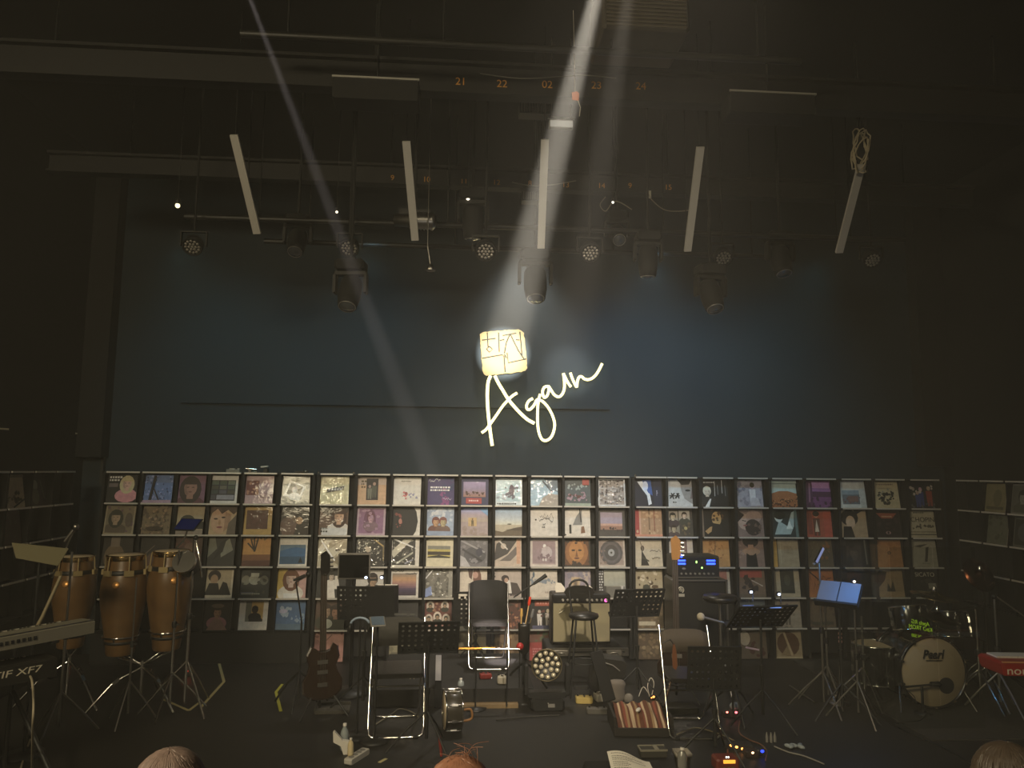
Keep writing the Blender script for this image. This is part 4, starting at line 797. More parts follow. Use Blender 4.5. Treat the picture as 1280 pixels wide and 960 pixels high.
# bongo / small dark drum and tablet on chrome stands
pb = at(234, 706, 6.95); t = thing('bongo_drum', pb, 'small dark drum clamped beside the right conga', 'drum')
mb(Matrix.Rotation(R(65), 4, 'X')).lathe([(.075, -.09), (.09, -.07), (.098, .08), (.10, .09), (.001, .095)], 20).build('shell', BLK, t); mb(Matrix.Rotation(R(65), 4, 'X')).lathe([(.1, .07), (.106, .08), (.1, .1)], 20).build('hoop', CHR, t)
mb().cyl((.0, .02, -.06), (-.09, .02, -.02), .008, seg=6).build('clamp', CHR, t)
stand_pole('percussion_stand', floor_at(212, 880, 6.85), [at(222, 688, 6.85)], 'chrome stand under the blue-lit tablet', 'stand', r=.009, m=CHR, legs=.3)
stand_pole('percussion_stand', floor_at(231, 870, 6.9), [at(245, 672, 6.9), at(245, 676, 6.9), at(250, 700, 6.85), at(252, 722, 6.85)], 'chrome stand with a red light at its feet', 'stand', r=.010, m=CHR, legs=.36, legz=.42, a0=75)
stand_pole('percussion_stand', floor_at(160, 885, 6.6), [at(172, 722, 6.6)], 'thin plain steel stand between the two congas', 'stand', r=.007, m=STEEL, legs=.22)
t = thing('tablet', at(235, 656, 6.83), 'tablet glowing dim blue above the small dark drum', 'tablet')
T = Matrix.Rotation(R(-20), 4, 'Z') @ Matrix.Rotation(R(-50), 4, 'X')
mb(T).box((0, 0, 0), (.23, .012, .15), ch=.006).build('case', BLK, t); mb(T).box((0, -.007, 0), (.20, .002, .125)).build('screen', mat('screen_blue', '2b3f9c', .3, emit=.05), t)
mb().tube([(0, .01, -.03), (-.03, .0, -.14), (-.09, 0, -.20)], .008, 6).build('clamp_arm', CHR, t)
t = thing('pedal_light', onz(236, 838, .06), 'small red pilot light at the foot of the chrome stand', 'light')
mb().box((0, .02, -.02), (.07, .05, .07), ch=.01).build('case', BLK, t); mb().ell((-.012, -.01, -.005), .009, 8).ell((.012, -.01, 0), .008, 8).ell((.005, -.008, .03), .007, 8).build('led', mat('led_red', 'ff3a2a', .4, emit=4), t)
# keyboards: far ends point to the right and away
def keyboard(pa, pb, depth, h, label, m, name='keyboard'):
    """pa,pb: near-left and far-right top rear corners (world)"""
    pa, pb = Vector(pa), Vector(pb); L = (pb-pa).length; a = math.atan2(pb.y-pa.y, pb.x-pa.x)
    t = thing(name, (pa+pb)/2-Vector((0, 0, h)), label, 'keyboard'); t.rotation_euler = (0, 0, a)
    prof = [(0, 0), (0, h*.92), (.015, h), (depth*.5, h), (depth*.55, h*.7), (depth, h*.6), (depth, 0)]
    vs = [(-L/2, y, z) for y, z in prof]+[(L/2, y, z) for y, z in prof]; n = len(prof)
    mb().add(vs, [list(range(n-1, -1, -1)), list(range(n, 2*n))]+[[i, (i+1) % n, (i+1) % n+n, i+n] for i in range(n)]).build('body', m, t)
    k = mb(); q = mb(); nk = 44
    for i in range(nk):
        x = -L/2+.06+(L-.12)*(i+.5)/nk; k.box((x, depth*.78, h*.68), ((L-.12)/nk*.9, depth*.36, h*.14))
        if i % 7 in (0, 1, 3, 4, 5): q.box((x+(L-.12)/nk/2, depth*.70, h*.8), ((L-.12)/nk*.5, depth*.22, h*.12))
    k.use(mat('ivory_keys', 'c9c3b4', .4)).build('white_keys', None, t); q.build('black_keys', BLK, t)
    return t, L, h
SILV = mat('silver_case', '8d8878', .45, .2)
z1 = 1.02; pa, pb = onz(-150, 824, z1), onz(119, 775.5, z1)
t, L, h = keyboard(pa, pb, .30, .085, 'silver keyboard on the upper tier at the left edge', SILV)
b = mb()
for i in range(7): b.box((L/2-.62+i*.035, -.002, h*.5), (.018, .006, .022))
b.build('rear_sockets', BLK, t); mb().box((0, .012, h+.002), (L, .006, .006)).build('edge_trim', STEEL, t)
z2 = .83; pa2, pb2 = onz(-150, 861, z2), onz(72, 822, z2)
t2, L2, h2 = keyboard(pa2, pb2, .36, .12, 'black keyboard on the lower tier marked XF7', mat('black_case', '201f1c', .5))
p_ = onz(15, 842, z2-.02); loc = (t2.matrix_basis.inverted() @ Vector(p_)) if False else (Matrix.Translation(t2.location) @ Matrix.Rotation(t2.rotation_euler.z, 4, 'Z')).inverted() @ p_
text_mesh('brand_lettering', 'MOTIF XF7', .060, mat('print_white', 'cfc9b4', .5), t2, Matrix.Translation((loc.x, -.003, h2*.58)), .002, sx=1.45, shear=.12)
mid = (Vector(pb)+Vector(pa))/2; ang = t.rotation_euler.z
t3 = thing('keyboard_stand', (mid.x, mid.y, 0), 'black two-tier stand carrying both keyboards', 'keyboard stand'); t3.rotation_euler = (0, 0, ang)
b = mb()
for x in (-L*.28, L*.28):
    b.tube([(x, .46, .02), (x, .44, z1-h-.016)], .016, 8).tube([(x, -.16, .02), (x, .43, .55)], .016, 8)
    b.box((x, .22, z1-h-.009), (.05, .46, .014)); b.box((x, .21, z2-h2-.009), (.05, .46, .014))
b.build('frame', BLK, t3)
lb = mb(Matrix.Translation((L*.28, .28, z1+.0)))
lb.tube([(0, 0, -.1), (.10, .05, .02), (.24, .10, .28)], .012, 6).build('arm', mat('pale_arm', '8c8064', .5), t3)
# pale score and boom stand behind the silver keyboard
ps = at(48, 694, 5.9); t = thing('score_sheet', ps, 'pale wide open score propped above the silver keyboard', 'sheet music')
T = Matrix.Rotation(R(12), 4, 'Z') @ Matrix.Rotation(R(-24), 4, 'X') @ Matrix.Rotation(R(4), 4, 'Y')
mb(T).prism([(-.20, .085), (.19, .06), (.15, -.075), (-.14, -.03)], -.004, .004).build('open_pages', mat('score_page', '6d674c', .85), t)
mb().cyl((0, .02, -.03), (0, .02, -ps.z+.02), .010, seg=8).lathe([(.14, -ps.z+.002), (.14, -ps.z+.02), (.02, -ps.z+.03)], 16, Matrix.Translation((0, .02, 0))).build('stand', BLK, t)
bs = floor_at(77, 860, 6.3); stand_pole('boom_stand', bs, [at(80, 690, 6.3), at(65, 722, 6.1), at(80, 690, 6.3), at(91, 666, 6.4)], 'steel boom stand rising over the pale score', 'microphone stand', r=.009)
mt = COL.objects[-1].parent or COL.objects[-1]
def last_thing():
    o = list(COL.objects)[-1]
    while o.parent: o = o.parent
    return o
microphone(last_thing(), at(97, 656, 6.45), (.3, .1, .5), STEEL)
for pts, lab in (([(40, 851), (42, 876), (41, 908)], 'pale cable hanging below the black keyboard'), ([(38, 924), (32, 940), (26, 960)], 'pale cable lying on the floor at the left edge')):
    if '908' in str(pts): P = [at(x, y, 5.0) for x, y in pts]; P = [onz(36, 843, .70)]+P+[onz(40, 960, .012)]
    else: P = [onz(x, y, .01) for x, y in pts]
    tag(mb().tube(catmull(P, 5), .007, 6).build('cable', mat('pale_cable', 'a89c84', .6)), lab, 'cable')
# tape marks
TAPE = mat('floor_tape', 'b3a878', .7); TAPEG = mat('floor_tape_green', 'a3a23a', .7)
for pts, m, lab in (([(272, 822), (280, 852), (251, 884)], TAPE, 'bent pale tape mark on the floor right of the percussion stands'), ([(204, 874), (236, 888), (252, 876)], TAPE, 'bent pale tape mark on the floor below the percussion stands'),
                    ([(353, 855), (345, 865), (351, 889)], TAPEG, 'bent yellow-green tape mark alone on the bare floor'), ([(474, 953), (483, 948)], TAPE, 'short pale tape mark near the power strip')):
    b = mb()
    for (x0, y0), (x1, y1) in zip(pts, pts[1:]):
        p, q = onz(x0, y0, .002), onz(x1, y1, .002); d = (q-p).normalized(); n = Vector((-d.y, d.x, 0))*.013
        b.add([p+n, q+n, q-n, p-n, p+n-Vector((0, 0, .0015)), q+n-Vector((0, 0, .0015)), q-n-Vector((0, 0, .0015)), p-n-Vector((0, 0, .0015))], [(3, 2, 1, 0), (4, 5, 6, 7), (0, 1, 5, 4), (1, 2, 6, 5), (2, 3, 7, 6), (3, 0, 4, 7)])
    tag(b.build('tape_mark', m), lab, 'tape', 'tape marks on the stage floor')

# ---------------------------------------------------------------- guitars, monitor, pedals
def guitar(base, lean, s, label, bodycol, neckcol, rz, hcol=None, acoustic=False, flip=1):
    t = thing('guitar', base, label, 'guitar'); t.rotation_euler = (R(lean), 0, R(rz))
    o = [(0, 0), (.10, .01), (.165, .07), (.17, .15), (.13, .22), (.115, .27), (.145, .34), (.13, .42), (.09, .45), (.065, .40), (.03, .39), (-.03, .39), (-.06, .41), (-.10, .43), (-.135, .36), (-.11, .27), (-.125, .21), (-.165, .15), (-.16, .06), (-.10, .01)]
    o = [(x*s*flip, z*s) for x, z in o]; cz = .2*s
    b = mb(); inner = [(x*.93, cz+(z-cz)*.93) for x, z in o]; n = len(o); ys = (-.022*s, -.016*s, .016*s, .022*s)
    vs = [(x, ys[0], z) for x, z in inner]+[(x, ys[1], z) for x, z in o]+[(x, ys[2], z) for x, z in o]+[(x, ys[3], z) for x, z in inner]
    fs = [list(range(n)), list(range(4*n-1, 3*n-1, -1))]+[[j*n+i, (j+1)*n+i, (j+1)*n+(i+1) % n, j*n+(i+1) % n] for j in range(3) for i in range(n)]
    b.add(vs, fs).build('body', mat('guitar_'+bodycol, bodycol, .2, coat=1, noise=.3, nscale=6), t)
    mb().box((0, -.024*s, .70*s), (.052*s, .024*s, .62*s), ch=.006*s).build('neck', mat('neck_'+neckcol, neckcol, .4), t)
    h = mb(Matrix.Translation((0, -.018*s, 1.0*s)) @ Matrix.Rotation(R(8), 4, 'X')); h.prism([(-.024*s, 0), (.024*s, 0), (.05*s, .05*s), (.046*s, .18*s), (.01*s, .22*s), (-.035*s, .19*s), (-.03*s, .05*s)], -.008*s, .008*s)
    hd = h.build('headstock', mat('neck_'+(hcol or neckcol), hcol or neckcol, .35), t); k = mb()
    for i in range(4): k.cyl((.05*s, -.018*s, 1.05*s+i*.035*s), (.078*s, -.018*s, 1.05*s+i*.035*s), .008*s, seg=8)
    k.build('tuning_pegs', CHR, t)
    w = mb()
    for i in range(4): w.tube([((i-1.5)*.011*s, -.038*s, 1.02*s), ((i-1.5)*.013*s, -.036*s, .13*s)], .0012*s, 4)
    w.box((0, -.03*s, .12*s), (.08*s, .014*s, .03*s)).box((0, -.028*s, .22*s), (.085*s, .012*s, .03*s)).box((0, -.028*s, .30*s), (.085*s, .012*s, .03*s)); w.build('strings_and_bridge', STEEL, t)
    return t
def guitar_stand(base, rz, label):
    t = thing('guitar_stand', base, label, 'guitar stand'); t.rotation_euler = (0, 0, R(rz))
    mb().tube([(0, .10, .02), (0, .06, .36)], .011, 6).tube([(0, .07, .3), (-.2, -.14, .012)], .009, 6).tube([(0, .07, .3), (.2, -.14, .012)], .009, 6).tube([(0, .07, .3), (0, .26, .012)], .009, 6).build('frame', BLK, t)
    mb().tube([(-.1, -.06, .15), (-.1, .05, .12), (.1, .05, .12), (.1, -.06, .15)], .008, 6).build('cradle', BLK, t)
g = floor_at(402, 884, 6.75); guitar(g+Vector((0, -.02, .135)), -7, 1.02, 'dark bass guitar leaning upright at the gap between racks', '2a1c12', '33271a', 20, '1c1a17'); guitar_stand(g, 20, 'black stand under the dark bass guitar at left')
g = floor_at(846, 872, 7.05); guitar(g+Vector((0, -.02, .16)), -6, 1.10, 'bass guitar with tan headstock in front of the bass amplifier', '241a14', '2e2219', -14, 'a87c4c'); guitar_stand(g, -14, 'black stand under the tan-headed bass guitar')
t = thing('microphone_stand', floor_at(373, 880, 7.0), 'thin black boom stand left of the dark bass guitar', 'microphone stand')
O_ = -Vector(t.location); mb().cyl((0, 0, .06), at(377, 776, 7.0)+O_, .009, seg=8).tube([at(377, 776, 7.0)+O_, at(370, 728, 6.95)+O_], .007, 8).tube([at(369, 728, 6.95)+O_, at(384, 720, 7.0)+O_], .006, 8).build('pole', BLK, t)
b = mb(); tripod(b, .3, .27); b.build('leg_set', BLK, t); microphone(t, at(388, 717, 7.0), (1, 0, .4))
p = at(442.5, 708, 7.35); t = thing('flat_monitor', (p.x, p.y, 0), 'flat black screen with grey bezel above the lamp-lit stand', 'monitor')
w, h = 40*mpp(p), 32*mpp(p)
mb().box((0, .02, p.z), (w, .035, h), ch=.008).build('bezel', mat('bezel_grey', '6e6a62', .4), t); mb().box((0, .001, p.z), (w-.025, .006, h-.03)).build('screen', mat('screen_off', '0c0d0d', .18), t)
mb().cyl((0, .04, .02), (0, .04, p.z), .018, seg=10).lathe([(.20, .002), (.20, .02), (.03, .035)], 20, Matrix.Translation((0, .04, 0))).build('stand', BLK, t)
pe = onz(406, 871, .0); t = thing('effects_pedal', pe+Vector((0, .05, 0)), 'silver multi-effects pedal at the foot of the dark bass guitar', 'effects pedal')
mb(Matrix.Translation((0, 0, .045)) @ Matrix.Rotation(R(10), 4, 'X')).box((0, 0, 0), (.21, .14, .055), ch=.01).build('case', mat('pedal_silver', '8f887a', .4, .5), t)
b = mb(Matrix.Translation((0, 0, .045)) @ Matrix.Rotation(R(10), 4, 'X'))
for x in (-.07, -.02, .03, .08): b.cyl((x, .03, .025), (x, .03, .045), .012, seg=10)
b.build('knob', BLK, t); mb(Matrix.Translation((0, 0, .045)) @ Matrix.Rotation(R(10), 4, 'X')).box((.03, -.035, .03), (.12, .05, .012)).build('treadle', mat('treadle', '4c473e', .6), t)
pe = onz(414, 893, 0); t = thing('pedal_tray', pe+Vector((0, .07, 0)), 'low dark tray on the floor below the silver pedal', 'tray', rz=R(4))
mb().box((0, 0, .02), (.30, .17, .03), ch=.008).build('base', mat('tray_grey', '3d3a33', .6), t); mb().box((0, .08, .045), (.30, .012, .03)).box((-.145, 0, .045), (.012, .17, .03)).build('rim', mat('tray_grey', '3d3a33', .6), t)

# ---------------------------------------------------------------- stands with lamps, chairs
def clip_lamp(px, py, Y, label, strength, target=None, col='cfdcff', group='clip-on stand lamps'):
    p = at(px, py, Y); t = thing('clip_lamp', p, label, 'lamp', group)
    mb().ell((0, 0, 0), (.013, .008, .010), 10).build('bulb', mat('clip_bulb_'+col, col, .3, emit=strength), t)
    mb().tube([(0, .01, .004), (.012, .03, .02), (.03, .04, -.03), (.02, .02, -.08)], .005, 6).lathe([(.012, -.0), (.02, .02), (.004, .028)], 10, Matrix.Translation((0, .006, 0)) @ Matrix.Rotation(R(-90), 4, 'X')).build('gooseneck', BLK, t)
    return t
music_stand(457, 754, 6.8, .50, .30, 12, -4, 'perforated music stand with two white clip lamps at its top edge', 11, 6, skip=[(i, j) for i in range(5, 11) for j in range(0, 6) if i > 5 or j < 4])
clip_lamp(457.5, 722, 6.68, 'left white clip lamp on the stand under the flat screen', 5); clip_lamp(477, 722, 6.68, 'right white clip lamp on the stand under the flat screen', 4)
p = at(484, 752, 6.98); t = thing('binder', p, 'dark closed binder standing on the lamp-lit stand', 'binder'); mb(Matrix.Rotation(R(12), 4, 'X')).box((0, .012, .02), (.20, .02, .26), ch=.004).build('cover', mat('binder_black', '201f20', .6), t); mb(Matrix.Rotation(R(12), 4, 'X')).box((0, .012, .152), (.18, .012, .004)).build('page_edge', PAPER, t)
chair(492, 924, 'chrome folding chair at front left under a tilted music stand', 4)
music_stand(536, 797, 5.85, .46, .27, 24, 6, 'dark perforated stand tilted over the left front chair', 9, 6)
chair(611, 838, 'folding chair with dark back panel at the centre of the riser', 0, .97, RZ, '1d1c1a', .46, .83)
music_stand(595, 761, 8.12, .48, .36, 6, 2, 'perforated stand half behind the centre chair back', 9, 7, legs=True)
p = at(578, 744, 8.06); t = thing('paper_clip_card', p, 'small white card clipped to the stand at centre', 'card'); mb().box((0, 0, 0), (.08, .006, .022)).box((-.03, 0, -.02), (.02, .006, .03)).box((.03, 0, -.02), (.02, .006, .03)).build('card', PAPER, t)
chair(872, 925, 'chrome folding chair with a beige sheen on its back at front right', -4, 1.0, 0, '4c443a', .60, .77)
music_stand(893, 836, 5.6, .40, .33, 8, -2, 'low dark perforated stand before the right front chair', 9, 6)
music_stand(797, 754, 7.05, .49, .32, 30, 8, 'perforated stand with bright holes right of the amplifier', 10, 6, skip=[(3, 0), (4, 0), (5, 0), (3, 1), (4, 1), (5, 1), (4, 2), (5, 2), (3, 2)])
music_stand(952, 771, 6.3, .52, .34, 50, 6, 'wide perforated stand lit by two blue-white clip lamps', 11, 6, skip=[(4, 0), (5, 0), (4, 1), (5, 1), (4, 2), (5, 2), (5, 3)])
clip_lamp(939, 740, 6.3, 'left clip lamp over the wide stand near the drums', 6, col='cfe0ff'); clip_lamp(974, 743, 6.3, 'right clip lamp over the wide stand near the drums', 5, col='cfe0ff')
for px, py, lab in ((936, 758, 'small blue-lit strip on the left of the wide stand'), (969, 759, 'small white-lit strip on the right of the wide stand')):
    p = at(px, py, 6.2); t = thing('stand_light', p, lab, 'light', 'lit strips on the wide stand'); mb().box((0, 0, 0), (.10, .02, .012), ch=.003).build('lamp_bar', mat('bar_blue', '7fa2f0', .4, emit=.9), t); mb().box((0, .016, -.005), (.11, .02, .02)).build('housing', BLK, t)
light('clip_lamp_glow', 'POINT', at(938, 746, 6.22), (0, 0, 0), 1.6, (.25, .42, 1), shadow_soft_size=.02)
t, zz = music_stand(1049, 744, 6.5, .36, .26, 46, 136, 'stand with two blue-lit open pages left of the drum kit', 7, 5)
D = Matrix.Translation((t.location.x, t.location.y, zz)) @ Matrix.Rotation(R(136), 4, 'Z') @ Matrix.Rotation(R(46), 4, 'X')
for k, lab in ((1, 'left blue-lit page on the slanted stand by the drums'), (-1, 'right blue-lit page on the slanted stand by the drums')):
    o = mb(D).add([(k*.005, .026, -.12), (k*.17, .026, -.11), (k*.17, .026, .12), (k*.005, .026, .125), (k*.005, .030, -.12), (k*.17, .030, -.11), (k*.17, .030, .12), (k*.005, .030, .125)], [(0, 1, 2, 3), (7, 6, 5, 4), (0, 4, 5, 1), (1, 5, 6, 2), (2, 6, 7, 3), (3, 7, 4, 0)]).build('sheet_page', mat('sheet_page_dull', '6f7580', .85)); tag(o, lab, 'sheet music', 'pages on the slanted stand')
clip_lamp(1068, 727, 6.45, 'clip lamp at the top corner of the stand with blue-lit pages', 3.5, col='ffe6d0')
light('page_lamp_glow', 'POINT', at(1062, 714, 6.25), (0, 0, 0), 5, (.08, .38, 1), shadow_soft_size=.03)
# tablet clamp on a chrome stand
b0 = floor_at(1030, 870, 6.7); st = stand_pole('tablet_stand', b0, [at(1022, 704, 6.7)] if False else [Vector((b0.x, b0.y, at(1026, 704, 6.7).z))], 'chrome stand holding a slim tablet left of the drums', 'stand', r=.009, legs=.3)
p = at(1024, 694, 6.7); t = thing('tablet', p, 'slim tablet seen edge-on with a bluish face', 'tablet'); T = Matrix.Rotation(R(25), 4, 'Z') @ Matrix.Rotation(R(40), 4, 'Y')
mb(T).box((0, 0, 0), (.032, .02, .17), ch=.005).build('case', BLK, t); mb(T).box((-.002, -.011, 0), (.026, .003, .16)).build('screen', mat('pale_screen', '9fa8d6', .3, emit=.5), t); mb().tube([(-.06, 0, -.08), (0, .01, -.05)], .012, 6).build('clamp', GREY, t)
for px, top, Y, r, m, lab in ((1036, 735, 6.9, .008, STEEL, 'thin steel stand directly left of the blue-lit pages'), (1073, 752, 6.4, .008, STEEL, 'thin steel stand right of the blue-lit pages')):
    b0 = floor_at(px, 880, Y); stand_pole('microphone_stand', b0, [Vector((b0.x, b0.y, at(px, top, Y).z))], lab, 'microphone stand', r=r, m=m, legs=.26)
b0 = floor_at(1049, 870, 6.9); t = thing('marker_stand', b0, 'thin rod topped with pink and white bands', 'stand'); z = at(1056, 792, 6.9).z
mb().cyl((0, 0, .01), (.03, 0, z), .006, seg=6).lathe([(.09, 0), (.09, .012), (.01, .02)], 14).build('rod', STEEL, t); b = mb()
for i in range(3): b.cyl((.03, 0, z-.08+i*.035), (.031, 0, z-.062+i*.035), .016, seg=10)
b.build('band', mat('band_pink', 'd9a59a', .5), t); mb().cyl((.03, 0, z), (.032, 0, z+.06), .004, seg=6).build('tip', mat('tip_red', 'a8402c', .5), t)
# ---------------------------------------------------------------- centre: amplifiers, stools, stage light, pedals
CLOTH = mat('amp_grille_cloth', '8d8467', .8, noise=.15, nscale=120)
ya = 7.75; p0, p1 = at(690, 743, ya), at(764, 806, ya); w = p1.x-p0.x; h = p0.z-p1.z; zc = p1.z
t = thing('guitar_amplifier', ((p0.x+p1.x)/2, ya, zc), 'grey-fronted guitar amplifier with a pink pilot light', 'amplifier')
mb().box((0, .14, h/2), (w, .24, h), ch=.015).build('cabinet', VINYL, t)
mb().box((0, .012, (h-.075)/2+.015), (w-.03, .02, h-.11)).build('grille', CLOTH, t)
mb().box((0, .008, h-.055), (w-.03, .03, .06)).build('control_panel', mat('panel_black', '161514', .4), t);
for i in range(9): mb().cyl((-w/2+.11+i*.05+(.05 if i > 3 else 0), -.012, h-.055), (-w/2+.11+i*.05+(.05 if i > 3 else 0), -.03, h-.055), .013, .010, 10).build('knob', mat('knob_pale', '9b968a', .4), t)
mb().ell((w/2-.055, -.014, h-.058), (.016, .012, .016), 10).build('pilot_light', mat('pilot_pink', 'ff5ab0', .4, emit=3.5), t)
mb().tube([(-w/2+.07, -.002, h-.19), (-w/2+.10, -.004, h-.17), (-w/2+.13, -.004, h-.15)], [.004, .009, .003], 6).tube([(-w/2+.08, -.002, h-.145), (-w/2+.085, -.004, h-.17)], .004, 6).build('emblem', mat('emblem_white', 'd8d2c0', .3, .5), t)
mb().tube([(-.10, .14, h), (-.08, .14, h+.03), (.08, .14, h+.03), (.10, .14, h)], .010, 6).build('handle', BLK, t)
for px, py, lab, r_ in ((701, 738, 'crumpled white paper at the left of the amplifier top', 12), (736, 741, 'white paper sliver at the right of the amplifier top', -18)):
    p = at(px, py, ya+.10); p.z = zc+h+.001; t = thing('paper_sheet', p, lab, 'paper', 'papers on the guitar amplifier')
    k = 1 if px < 710 else .75
    mb(Matrix.Rotation(R(r_), 4, 'Z') @ Matrix.Rotation(R(-14), 4, 'X')).prism([(-.055*k, .005), (.05*k, .005), (.045*k, .05), (.01*k, .095*k), (-.04*k, .105*k), (-.06*k, .05)], -.003, .003).build('sheet', PAPER, t)
# road case under the amplifier: metal-edged lid on a black crate
p0, p1 = at(683, 806.5, 7.62), at(786, 814, 7.62); wl = p1.x-p0.x
t = thing('road_case', ((p0.x+p1.x)/2, 7.62, 0), 'black road case with double metal edging under the guitar amplifier', 'road case')
zt = zc-.003
mb().box((-.02, .27, zt/2), (wl-.06, .46, zt-.01), ch=.01).build('body', mat('case_black', '151412', .7), t)
b = mb(); b.box((0, .02, zt-.018), (wl, .03, .030)).box((0, .02, zt-.062), (wl, .03, .026)).box((-wl/2+.02, .02, zt-.04), (.04, .036, .07)).box((wl/2-.02, .02, zt-.04), (.04, .036, .07)); b.build('edging', STEEL, t); b = mb()
for x in (-wl*.32, wl*.32): b.box((x, -.004, zt-.045), (.16, .02, .05), ch=.006).tube([(x-.04, -.016, zt-.06), (x-.03, -.022, zt-.04), (x+.03, -.022, zt-.04), (x+.04, -.016, zt-.06)], .006, 6)
b.build('latch', mat('latch_grey', '8a857a', .4, .8), t)
# bar stool in front of the amplifier
base = floor_at(727, 872, 7.25); t = thing('bar_stool', base, 'thin black stool with rounded back in front of the guitar amplifier', 'stool'); zs = at(729, 770, 7.25).z; zt = at(722, 728, 7.25).z
O_ = -base
mb().lathe([(.005, zs-.02), (.13, zs-.02), (.145, zs), (.14, zs+.02), (.005, zs+.028)], 24, Matrix.Translation((.02, 0, 0))).build('seat', VINYL, t)
for sx in (-1, 1):
    for sy in (-1, 1): mb().tube([(.02+sx*.085, sy*.08, zs-.02), (.02+sx*.15, sy*.15, .01)], .010, 6).build('leg', BLK, t)
mb().tube([(.02+.125*math.cos(R(a)), .125*math.sin(R(a)), zs*.42) for a in range(0, 360, 20)], .007, 6, True).build('foot_ring', BLK, t)
mb().tube([(-.075, .10, zs-.01), (-.10, .13, zs+.2), (-.095, .14, zt-.06)]+[(-.005+.09*math.cos(R(a)), .14, zt-.06+.065*math.sin(R(a))) for a in range(165, 14, -25)]+[(.085, .14, zt-.06), (.10, .13, zs+.2), (.10, .10, zs-.01)], .011, 8).build('back_frame', BLK, t)
mb().prism([(-.115, zt-.165), (.115, zt-.165), (.15, zt-.115), (.12, zt-.07), (.05, zt-.05), (-.05, zt-.05), (-.12, zt-.07), (-.15, zt-.115)], .125, .155).build('backrest', VINYL, t)
# bass stack
yb = 7.95; p0, p1 = at(842, 724, yb), at(911, 800, yb); w = p1.x-p0.x; base = Vector(((p0.x+p1.x)/2, yb, 0)); hc = p0.z
t = thing('bass_cabinet', base, 'tall black bass speaker cabinet with a white emblem', 'speaker cabinet')
mb().box((0, .2, hc/2), (w, .38, hc-.004), ch=.02).build('cabinet', VINYL, t); mb().box((0, .004, hc/2), (w-.06, .02, hc-.07)).build('grille', mat('grille_black', '11110f', .8), t)
b = mb()
for x in (-1, 1): b.box((x*(w/2-.012), -.004, hc/2), (.02, .02, hc-.01))
b.box((0, -.004, hc-.012), (w-.01, .02, .016)).build('edge_trim', mat('trim_grey', '5f5b53', .5, .5), t)
b = mb(Matrix.Translation((-w/2+.075, -.008, hc-.11))); b.tube([Vector((.03*math.cos(R(a)), 0, .03*math.sin(R(a)))) for a in range(-60, 200, 20)], .006, 6).tube([Vector((.014*math.cos(R(a)), 0, .012*math.sin(R(a)))) for a in range(0, 360, 30)], .005, 6, True).box((0, 0, -.055), (.075, .006, .03)).build('emblem', mat('emblem_white', 'd8d2c0', .3, .5), t)
q0, q1 = at(847, 691, yb+.02), at(904, 721, yb+.02); w2 = q1.x-q0.x; h2 = hc and (at(875, 696, yb).z-hc)
t = thing('bass_amplifier', (base.x-.02, yb+.04, hc+.002), 'bass amplifier head with bright blue meters on the tall cabinet', 'amplifier')
mb().box((0, .17, h2/2), (w2, .32, h2), ch=.012).build('case', mat('amp_black', '211f1c', .5), t); mb().box((0, .004, h2*.5), (w2-.03, .012, h2-.03)).build('face_panel', mat('panel_black', '161514', .4), t)
BLU = mat('meter_blue', '2a4dff', .4, emit=5); b = mb()
for x in (-w2*.36, w2*.30):
    for z in (h2*.80, h2*.66): b.box((x, -.004, z), (.095, .006, .017))
b.ell((-w2*.36, -.02, h2*1.02), (.014, .014, .02), 8); b.build('meter', BLU, t)
b = mb(); b.ell((-w2*.02, -.004, h2*.74), (.008, .006, .013), 8).ell((w2*.10, -.004, h2*.48), (.009, .006, .009), 8); b.build('indicator', mat('led_lime', 'b4ff7a', .4, emit=3.5), t)
b = mb()
for i in range(8): b.cyl((-w2*.36+i*w2*.1, -.002, h2*.22), (-w2*.36+i*w2*.1, -.02, h2*.22), .011, seg=10)
b.ell((-w2*.3, -.004, h2*.44), (.022, .004, .012), 10); b.build('knob', GREY, t)
mb().box((0, -.004, .012), (w2, .014, .014)).build('edge_trim', mat('trim_grey', '5f5b53', .5, .5), t)
mb().prism([(-w2*.36, 0), (w2*.4, 0), (w2*.15, .055), (-w2*.25, .055)], .1, .2).build('top_handle', BLK, t) if False else None
p = at(900, 748, 7.35); t = thing('drum_throne', (p.x, p.y, 0), 'dark padded stool before the bass cabinet', 'stool')
mb().lathe([(.005, p.z-.03), (.15, p.z-.03), (.17, p.z), (.16, p.z+.03), (.005, p.z+.035)], 24).build('seat', VINYL, t); mb().cyl((0, 0, .1), (0, 0, p.z-.03), .02, seg=10).build('post', STEEL, t)
b = mb(); tripod(b, .38, .26); b.build('leg_set', STEEL, t)
# pale-headed microphone on a boom
base = floor_at(916, 880, 6.5); t = thing('microphone_stand', base, 'boom stand holding a microphone with a round pale head', 'microphone stand')
a_, e_ = at(876, 771, 6.4)-base, at(914, 781, 6.5)-base; d = (e_-a_).normalized()
mb().ell(a_, .034, 14).build('microphone_head', mat('foam_beige', 'a39a86', .9, bump=.3, nscale=90), t); mb().tube([a_+d*.03, a_+d*.2, e_], [.012, .010, .008], 8).build('boom', mat('boom_pale', '8f8a7c', .4, .5), t)
mb().cyl((e_.x, e_.y, .05), e_, .010, seg=8).build('pole', BLK, t); b = mb(Matrix.Translation((e_.x, e_.y, 0))); tripod(b, .3, .26); b.build('leg_set', BLK, t)
base = floor_at(656, 860, 7.3); t = thing('microphone_stand', base, 'black boom stand whose microphone crosses the smudged skyline cover', 'microphone stand')
a_, e_ = at(683, 719, 7.3)-base, at(655, 738, 7.3)-base; d = (e_-a_).normalized()
